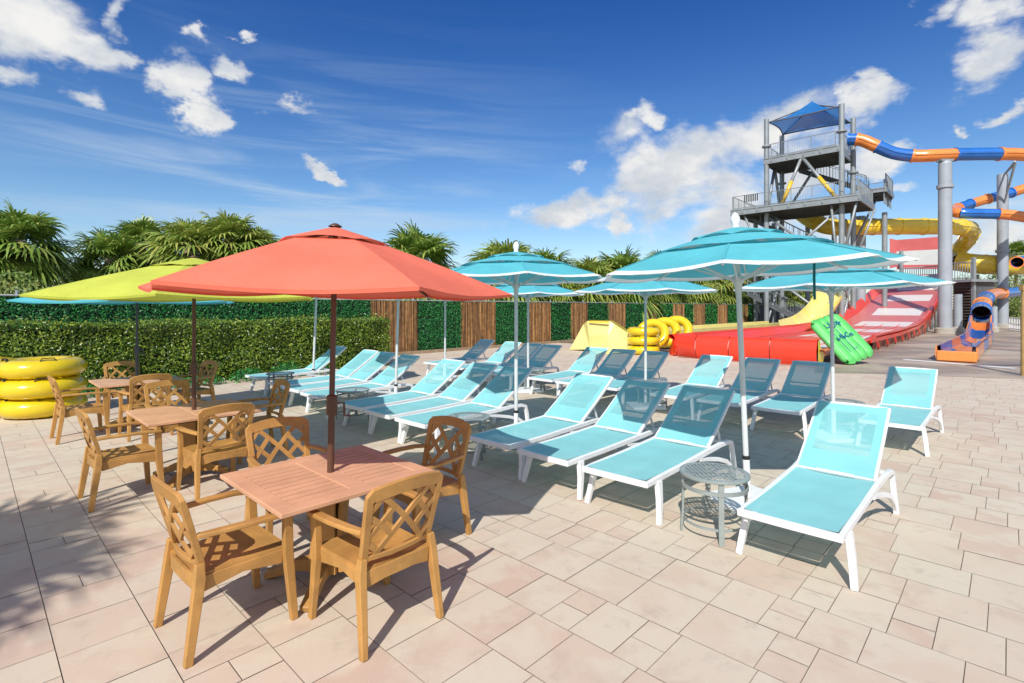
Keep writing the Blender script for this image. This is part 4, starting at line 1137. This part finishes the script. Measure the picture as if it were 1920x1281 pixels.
c4_, z4 = column(1613, 46, .42, 406, 'grey column beside the tower under the yellow tube')
c5, z5 = column(1828, 52, .35, 515, 'slim grey column behind the stair house')
c6, z6 = column(1864, 40, .2, 575, 'slim grey post under the low orange tube')

# ------------------------------------------------------------------ tower
def tower():
    t = thing('slide_tower', (0, 0, 0), 0, 'grey steel slide tower with two decks, stairs and a blue shade canopy', 'tower')
    U0, U1, A, B_ = 46.4, 50.5, 9.3, 14.74
    gv, gd = M['galv'], M['galv_dark']
    for (u, v, z) in ((U0, A, 17.5), (U0, B_, 17.7), (U1, A, 17.5), (U1, B_, 17.3)):
        cc = MB().tube([(u, v, 0), (u, v, z)], .195, 14).build('column', gv, t, auto=40)
        for zz in (13.0 if u > U0 else 15.4, 6.0): MB().tube([(u, v, zz-.06), (u, v, zz+.06)], .36, 14).build('flange', gv, cc, auto=40)
    def deck(u0, u1, v0, v1, z, th=.50):
        MB().box(((u0+u1)/2, (v0+v1)/2, z-.06), (u1-u0, v1-v0, .08)).build('deck', gd, t)
        mb = MB()
        mb.box((u0-.05, (v0+v1)/2, z-th/2+.03), (.10, v1-v0+.2, th)); mb.box((u1+.05, (v0+v1)/2, z-th/2+.03), (.10, v1-v0+.2, th))
        mb.box(((u0+u1)/2, v0-.05, z-th/2+.025), (u1-u0, .10, th)); mb.box(((u0+u1)/2, v1+.05, z-th/2+.025), (u1-u0, .10, th))
        mb.build('deck_edge', gv, t)
        mb = MB(); u = u0+.4
        while u < u1: mb.box((u, (v0+v1)/2, z-.30), (.07, v1-v0-.02, .36)); u += .62
        mb.build('joist', gd, t)
        mb = MB()
        mb.box((u0-.12, (v0+v1)/2, z-.01), (.05, v1-v0+.2, .10))
        v = v0
        while v < v1: mb.box((u0-.14, v, z-.18), (.05, .10, .34)); v += 1.2
        mb.build('fascia_clips', gv, t)
    def rail(pts, h=1.15, bal=.16, nm='railing'):
        mb = MB()
        for a, b in zip(pts, pts[1:]):
            a, b = V(a), V(b); L = (b-a).length; n = max(1, int(L/1.35))
            for hh in (h, .12): mb.tube([a+V((0, 0, hh)), b+V((0, 0, hh))], .028, 5)
            for i in range(n+1): p = a.lerp(b, i/n); mb.tube([p, p+V((0, 0, h))], .035, 5)
            k = int(L/bal)
            for i in range(k): p = a.lerp(b, (i+.5)/k); mb.tube([p+V((0, 0, .12)), p+V((0, 0, h))], .011, 3, caps=False)
        return mb.build(nm, gv, t)
    # upper deck
    zu = 14.35
    deck(U0-.1, U1+.1, A+.2, B_+.1, zu)
    rail([(U0-.1, B_, zu), (U0-.1, A+.4, zu)]); rail([(U1+.1, A+.4, zu), (U1+.1, B_, zu), (U0-.1, B_, zu)]); rail([(U1, A+.1, zu), (U0+.2, A+.1, zu)])
    # middle deck
    zm = 10.25; m0, m1 = 45.6, 51.0
    deck(m0, m1, 8.0, 17.3, zm)
    rail([(m0, 8.1, zm), (m0, 17.2, zm)]); rail([(m0, 8.05, zm), (m1, 8.05, zm)]); rail([(m1, 8.1, zm), (m1, 17.2, zm), (m0, 17.25, zm)])
    mb = MB()
    for i in range(7): mb.box((m0-.03, 15.2+i*.17, zm+.86), (.03, .08, .6))
    mb.build('rail_sign', M['black'], t)
    # platform bumping out at the right, with stairs up to the top deck
    deck(51.1, 54.6, 7.2, 9.0, zm+1.3, .35)
    rail([(51.1, 7.2, zm+1.3), (54.6, 7.2, zm+1.3), (54.6, 9.0, zm+1.3)]); rail([(51.1, 7.3, zm), (54.5, 7.3, zm)], 2.0)
    def stair(a, b, w, n, nm='stair'):
        a, b = V(a), V(b); d = (b-a); h = V((d.x, d.y, 0)).normalized(); s = V((-h.y, h.x, 0))
        mb = MB()
        for i in range(n): p = a+d*((i+.5)/n); mb.box(p, (.28 if abs(h.x) > .5 else w, w if abs(h.x) > .5 else .28, .05))
        mb.build('stair_treads', gv, t)
        for q in (-1, 1): MB().loft([a+s*q*w/2, b+s*q*w/2], (.07, .32), side=s).build('stair_stringer', gd, t)
        rail([a+s*w/2, b+s*w/2], nm='stair_rail', bal=.25); rail([a-s*w/2, b-s*w/2], nm='stair_rail', bal=.25)
    stair((U1+1.1, B_-1.0, zu-.1), (U1+1.1, A-.8, zm+1.3), 1.1, 18)
    stair((48.0, 16.8, zm-.3), (48.0, 11.6, 6.6), 1.6, 20)
    stair((50.6, 11.0, 6.5), (50.6, 16.6, 3.2), 1.4, 20)
    stair((48.0, 16.6, 3.1), (48.0, 11.2, 0.1), 1.4, 18)
    deck(47.2, 51.4, 10.2, 11.4, 6.5, .25)
    # braces
    def br(a, b, r=.12, m=gv, sp=None):
        o = MB().tube([a, b], r, 10).build('brace', m, t, smooth=True)
        if sp is not None:
            a, b = V(a), V(b); MB().tube([a.lerp(b, sp), b], r+.035, 10).build('padding', M['yellow_paint'], o, smooth=True)
    uf = U0-.05
    br((uf, 12.05, zu-.35), (uf, A+.35, zm+.1), sp=.5); br((uf, 12.05, zu-.35), (uf, B_-1.2+.0, zm+.1), sp=.5)
    br((U1, 12.05, zu-.35), (U1, B_-.3, zm)); br((U1-2, B_, zu-.35), (U0+.3, B_, zm)); br((U1-2, B_, zu-.35), (U1-.3, B_, zm))
    br((U0, A, 5.4), (m0+.2, 8.2, zm-.4), .09); br((U1, A, 5.4), (U1, 7.8, zm-.4), .09); br((U1, A, 7), (52.8, 8.0, zm+.9), .09)
    br((m0+.2, 16.4, zm-.3), (U0, B_, 5.2), .09); br((m0+.3, 9.9, zm-.4), (m0+.6, 9.5, 4.6), .09)
    for z0_, z1_ in ((.4, 4.8), (4.8, 9.6)):
        br((U0, B_, z1_), (U0, A, z0_), .10); br((U0, A, z1_), (U0, B_, z0_), .10) if z0_ > 3 else None
        br((U1, B_, z1_), (U0, B_, z0_), .09); br((U0, A, z1_), (U1, A, z0_), .09); br((U0, A, z0_), (U1, A, z1_), .09)
    br((U0, A, 4.8), (U0, B_, 4.8), .10); br((U1, A, 4.8), (U1, B_, 4.8), .10)
    # extra legs below the middle deck
    for (u, v) in ((50.5, 17.0), (53.0, 13.3), (53.0, 11.2), (53.5, 7.6), (53, 16.2)):
        MB().tube([(u, v, 0), (u, v, zm-.35)], .20, 12).build('column', gv, t, auto=40)
    # canopy
    zc = 17.2; mb = MB()
    cs = [V((U0+.1, A+.2, 17.4)), V((U0+.1, B_-.1, 17.45)), V((U1-.1, B_-.1, 17.35)), V((U1-.1, A+.2, 17.15))]
    ap = V(((U0+U1)/2, (A+B_)/2-.2, 19.0))
    for k in range(4):
        p, q = cs[k], cs[(k+1) % 4]
        def fn(a, b, p=p, q=q):
            e = p.lerp(q, a); mid = (p+q)/2; c_ = V(((U0+U1)/2, (A+B_)/2, 0)); e = e + V((c_.x-e.x, c_.y-e.y, 0))*.10*sin(pi*a)
            r = e.lerp(ap, b); return r-V((0, 0, .30*sin(pi*b)*(1-.3*b)))
        mb.grid(fn, 10, 8)
    mb.build('shade_canopy', M['blue_mesh'], t, auto=30)
    for k in range(4):
        p, q = cs[k], cs[(k+1) % 4]; br(p-V((0, 0, .05)), ap-V((0, 0, .3)), .05, gd); 
        MB().tube([p.lerp(q, i/8)+(V(((U0+U1)/2, (A+B_)/2, 0))-V((p.lerp(q, i/8).x, p.lerp(q, i/8).y, 0)))*.10*sin(pi*i/8) for i in range(9)], .05, 6).build('canopy_edge', gd, t)
tower()

# stair house behind the columns
def stair_house():
    t = thing('stair_house', (0, 0, 0), 0, 'dark louvred stair enclosure with a railed landing behind the grey columns', 'stair enclosure')
    a = P(1788, 530, 47); b = P(1820, 530, 45.5)
    d = V((b.x-a.x, b.y-a.y, 0)); L = d.length; d.normalize(); rz = atan2(d.y, d.x); mid = V(((a.x+b.x)/2, (a.y+b.y)/2, 0)); z = a.z
    n = V((-d.y, d.x, 0));  n = n if n.dot(V((cos(YAW), sin(YAW), 0))) > 0 else -n
    MB().box(mid+n*1.2+V((0, 0, z/2)), (L+.6, 1.8, z), rz).build('enclosure', M['galv_dark'], t)
    mb = MB()
    for i in range(14): mb.box(mid+V((0, 0, .35+i*(z-.6)/14)), (L, .3, .07), rz)
    mb.build('stair_treads', mat('brown_tread', (.16, .12, .10), .8), t)
    MB().box(mid+n*.6+V((0, 0, z+.08)), (L+1.4, 2.6, .22), rz).build('landing', M['galv'], t)
    mb = MB()
    for q in range(12): p = mid-n*.6+d*(-L/2-.5+q*(L+1)/11); mb.tube([p+V((0, 0, z+.1)), p+V((0, 0, z+1.7))], .03, 5)
    for h in (1.7, .3): mb.tube([mid-n*.6-d*(L/2+.6)+V((0, 0, z+h)), mid-n*.6+d*(L/2+.6)+V((0, 0, z+h))], .05, 6)
    mb.build('railing', M['galv'], t)
    MB().box(mid+d*(L/2+.25)+V((0, 0, z/2+1)), (.25, .25, z+2.2), rz).build('newel', M['galv'], t)
    # long upper platform rail to the left
    mb = MB(); a = P(1690, 541, 50); b = P(1790, 533, 50)
    for q in range(26):
        p = a.lerp(b, q/25); mb.tube([p, p+V((0, 0, 1.9))], .03, 4)
    mb.tube([a+V((0, 0, 1.9)), b+V((0, 0, 1.9))], .05, 6); mb.build('platform_railing', M['galv'], t)
stair_house()
# low white fence at right edge
def low_rail():
    a = P(1893, 593, 44); b = P(1935, 600, 38); a.z = b.z = 0
    t = thing('handrail', (0, 0, 0), 0, 'low white barrier rail behind the second grey column', 'railing')
    mb = MB()
    for i in range(14): p = a.lerp(b, i/13); mb.tube([p, p+V((0, 0, 1.05))], .03, 5)
    for h in (1.05, .55, .15): mb.tube([a+V((0, 0, h)), b+V((0, 0, h))], .035, 5)
    mb.build('rail_panel', M['white'], t)
low_rail()
# wooden shelter at the right edge: posts and a beam
def shelter():
    c = P(1921, 700, 14.2); t = thing('wooden_shelter', (c.x, c.y, 0), YAW-pi/2, 'wooden shelter post at the right edge of the view', 'shelter')
    MB().tube([(0, 0, 0), (0, 0, 2.35)], [.085, .075], 12).build('post', M['wood'], t, auto=40)
    MB().tube([(3.2, 0, 0), (3.2, 0, 2.35)], [.085, .075], 12).build('post', M['wood'], t, auto=40)
    MB().box((1.75, 0, 2.40), (3.7, .12, .16)).build('beam', M['wood'], t)
shelter()

# ------------------------------------------------------------------ light
SUN_EL, SUN_AZ = radians(42), radians(27)       # azimuth: direction in which shadows fall
sd = V((cos(SUN_AZ)*cos(SUN_EL), sin(SUN_AZ)*cos(SUN_EL), -sin(SUN_EL)))
sl = D_.lights.new('sun', 'SUN'); sl.energy = 4.9; sl.angle = radians(.5); sl.color = (1, .955, .88)
so = D_.objects.new('sun', sl); col.objects.link(so); so.rotation_euler = sd.to_track_quat('-Z', 'Y').to_euler(); so.location = (0, 0, 30)

w = D_.worlds.new('World'); scn.world = w; w.use_nodes = True; n = NT(w.node_tree); bg = n.n['Background']
sky = n.node('ShaderNodeTexSky', sky_type='NISHITA'); sky.sun_disc = False; sky.sun_elevation = SUN_EL
sky.sun_rotation = atan2(-sd.x, -sd.y); sky.air_density = 1.0; sky.dust_density = .5; sky.ozone_density = 2.5; sky.altitude = 0
tc = n.node('ShaderNodeTexCoord').outputs['Generated']
sx = n.node('ShaderNodeSeparateXYZ'); n.l.new(tc, sx.inputs[0]); X, Y, Z = sx.outputs
az = n.math('ARCTAN2', Y, X); el = n.math('ARCSINE', Z)
hs = n.node('ShaderNodeHueSaturation'); n.l.new(sky.outputs[0], hs.inputs['Color']); hs.inputs['Saturation'].default_value = 1.2; hs.inputs['Value'].default_value = 1.0
skyc = hs.outputs[0]
up = n.sm(el, .0, .62)
skyc = n.mix(up, skyc, n.mix(1.0, skyc, (.24, .50, .86), 'MULTIPLY'))
# clouds: ellipses in azimuth / elevation broken up by noise
mp = n.node('ShaderNodeCombineXYZ'); n.l.new(az, mp.inputs[0]); n.l.new(n.math('MULTIPLY', el, 1.5), mp.inputs[1])
nz = n.noise(mp.outputs[0], 6.5, 9, .56, .25)
def ae(px, py):
    x, z = (px-960)/FPX, (HZ-py)/FPX
    return YAW - math.atan(x), math.atan2(z, sqrt(1+x*x))
blobs = [(1330, 290, 200, 72), (1010, 410, 70, 26), (1100, 385, 60, 24), (1240, 330, 110, 42), (1440, 245, 80, 45), (1290, 375, 130, 48), (1350, 415, 110, 40), (1215, 290, 70, 40), (1060, 405, 100, 30), (1163, 420, 26, 19), (1230, 217, 30, 19), (1630, 190, 65, 34), (1650, 150, 26, 30), (1860, 95, 75, 42), (1850, 10, 90, 38), (1750, 20, 50, 26),
         (1680, 355, 60, 20), (1880, 210, 42, 14), (1640, 300, 80, 26), (1500, 330, 90, 50), (1880, 440, 110, 50), (1560, 420, 120, 46), (1804, 236, 14, 14), (1100, 325, 28, 16),
         (70, 55, 120, 50), (150, 95, 90, 34), (20, 130, 60, 22), (235, 105, 46, 18), (170, 185, 50, 30), (240, 30, 36, 24), (338, 150, 34, 32), (376, 217, 36, 22), (378, 66, 20, 12), (467, 69, 22, 8), (560, 212, 60, 14), (610, 325, 40, 10), (430, 130, 40, 18)]
wa = n.math('MULTIPLY', n.math('SUBTRACT', n.noise(mp.outputs[0], 9, 5, .6), .5), .17)
mpb = n.node('ShaderNodeVectorMath', operation='ADD'); n.l.new(mp.outputs[0], mpb.inputs[0]); mpb.inputs[1].default_value = (7, 3, 0)
we = n.math('MULTIPLY', n.math('SUBTRACT', n.noise(mpb.outputs[0], 9, 5, .6), .5), .12)
az_ = n.math('ADD', az, wa); el_ = n.math('ADD', el, we)
tot = None
for (px, py, rx, ry) in blobs:
    a0, e0 = ae(px, py); k = 1/sqrt(1+((px-960)/FPX)**2)
    ra = rx*k*k/FPX; re = ry*k/FPX
    da = n.math('DIVIDE', n.math('SUBTRACT', az_, a0), ra*1.02); de = n.math('DIVIDE', n.math('SUBTRACT', el_, e0), re*1.02)
    g = n.math('EXPONENT', n.math('MULTIPLY', n.math('ADD', n.math('MULTIPLY', da, da), n.math('MULTIPLY', de, de)), -.9))
    tot = g if tot is None else n.math('MAXIMUM', tot, g)
# added clouds, never in view, that turn the blue fill light more neutral
# broad invented cloud banks all round the sky behind the viewpoint
fw_ = n.math('ADD', n.math('MULTIPLY', X, cos(YAW)), n.math('MULTIPLY', Y, sin(YAW)))
back = n.math('MULTIPLY', n.math('SUBTRACT', 1, n.sm(fw_, -.35, .15)), .62)
tot = n.math('MAXIMUM', tot, back)
dens = n.math('ADD', n.math('MULTIPLY', tot, .62), n.math('MULTIPLY', n.math('SUBTRACT', nz, .5), 1.9))
cov = n.math('MULTIPLY', n.sm(dens, .13, .60), n.sm(tot, .06, .35))
# cirrus veil low on the left
mp2 = n.node('ShaderNodeCombineXYZ'); n.l.new(n.math('ADD', n.math('MULTIPLY', az, .8), n.math('MULTIPLY', el, -1.2)), mp2.inputs[0]); n.l.new(n.math('MULTIPLY', el, 9), mp2.inputs[1])
ci = n.sm(n.noise(mp2.outputs[0], 2.2, 7, .6, .8), .42, .75)
a0, e0 = ae(520, 360)
da = n.math('DIVIDE', n.math('SUBTRACT', az, a0), .42); de = n.math('DIVIDE', n.math('SUBTRACT', el, e0), .17)
cm = n.math('EXPONENT', n.math('MULTIPLY', n.math('ADD', n.math('MULTIPLY', da, da), n.math('MULTIPLY', de, de)), -1))
ci = n.math('MULTIPLY', n.math('MULTIPLY', ci, cm), .8)
hz_ = n.math('MULTIPLY', n.math('SUBTRACT', 1, n.sm(el, .0, .20)), .20)
shade = n.sm(n.noise(mp.outputs[0], 11, 5, .6), .3, .7)
CS = 6.6
ccol = n.mix(shade, (.62*CS, .68*CS, .76*CS), (.98*CS, .97*CS, .95*CS))
c = n.mix(n.math('MAXIMUM', ci, hz_), skyc, (.60*CS, .74*CS, .90*CS))
c = n.mix(cov, c, ccol)
n.l.new(c, bg.inputs[0]); bg.inputs[1].default_value = .14

scn.view_settings.view_transform = 'Standard'; scn.view_settings.look = 'None'; scn.view_settings.exposure = 0
scn.cycles.max_bounces = 8; scn.cycles.transparent_max_bounces = 12
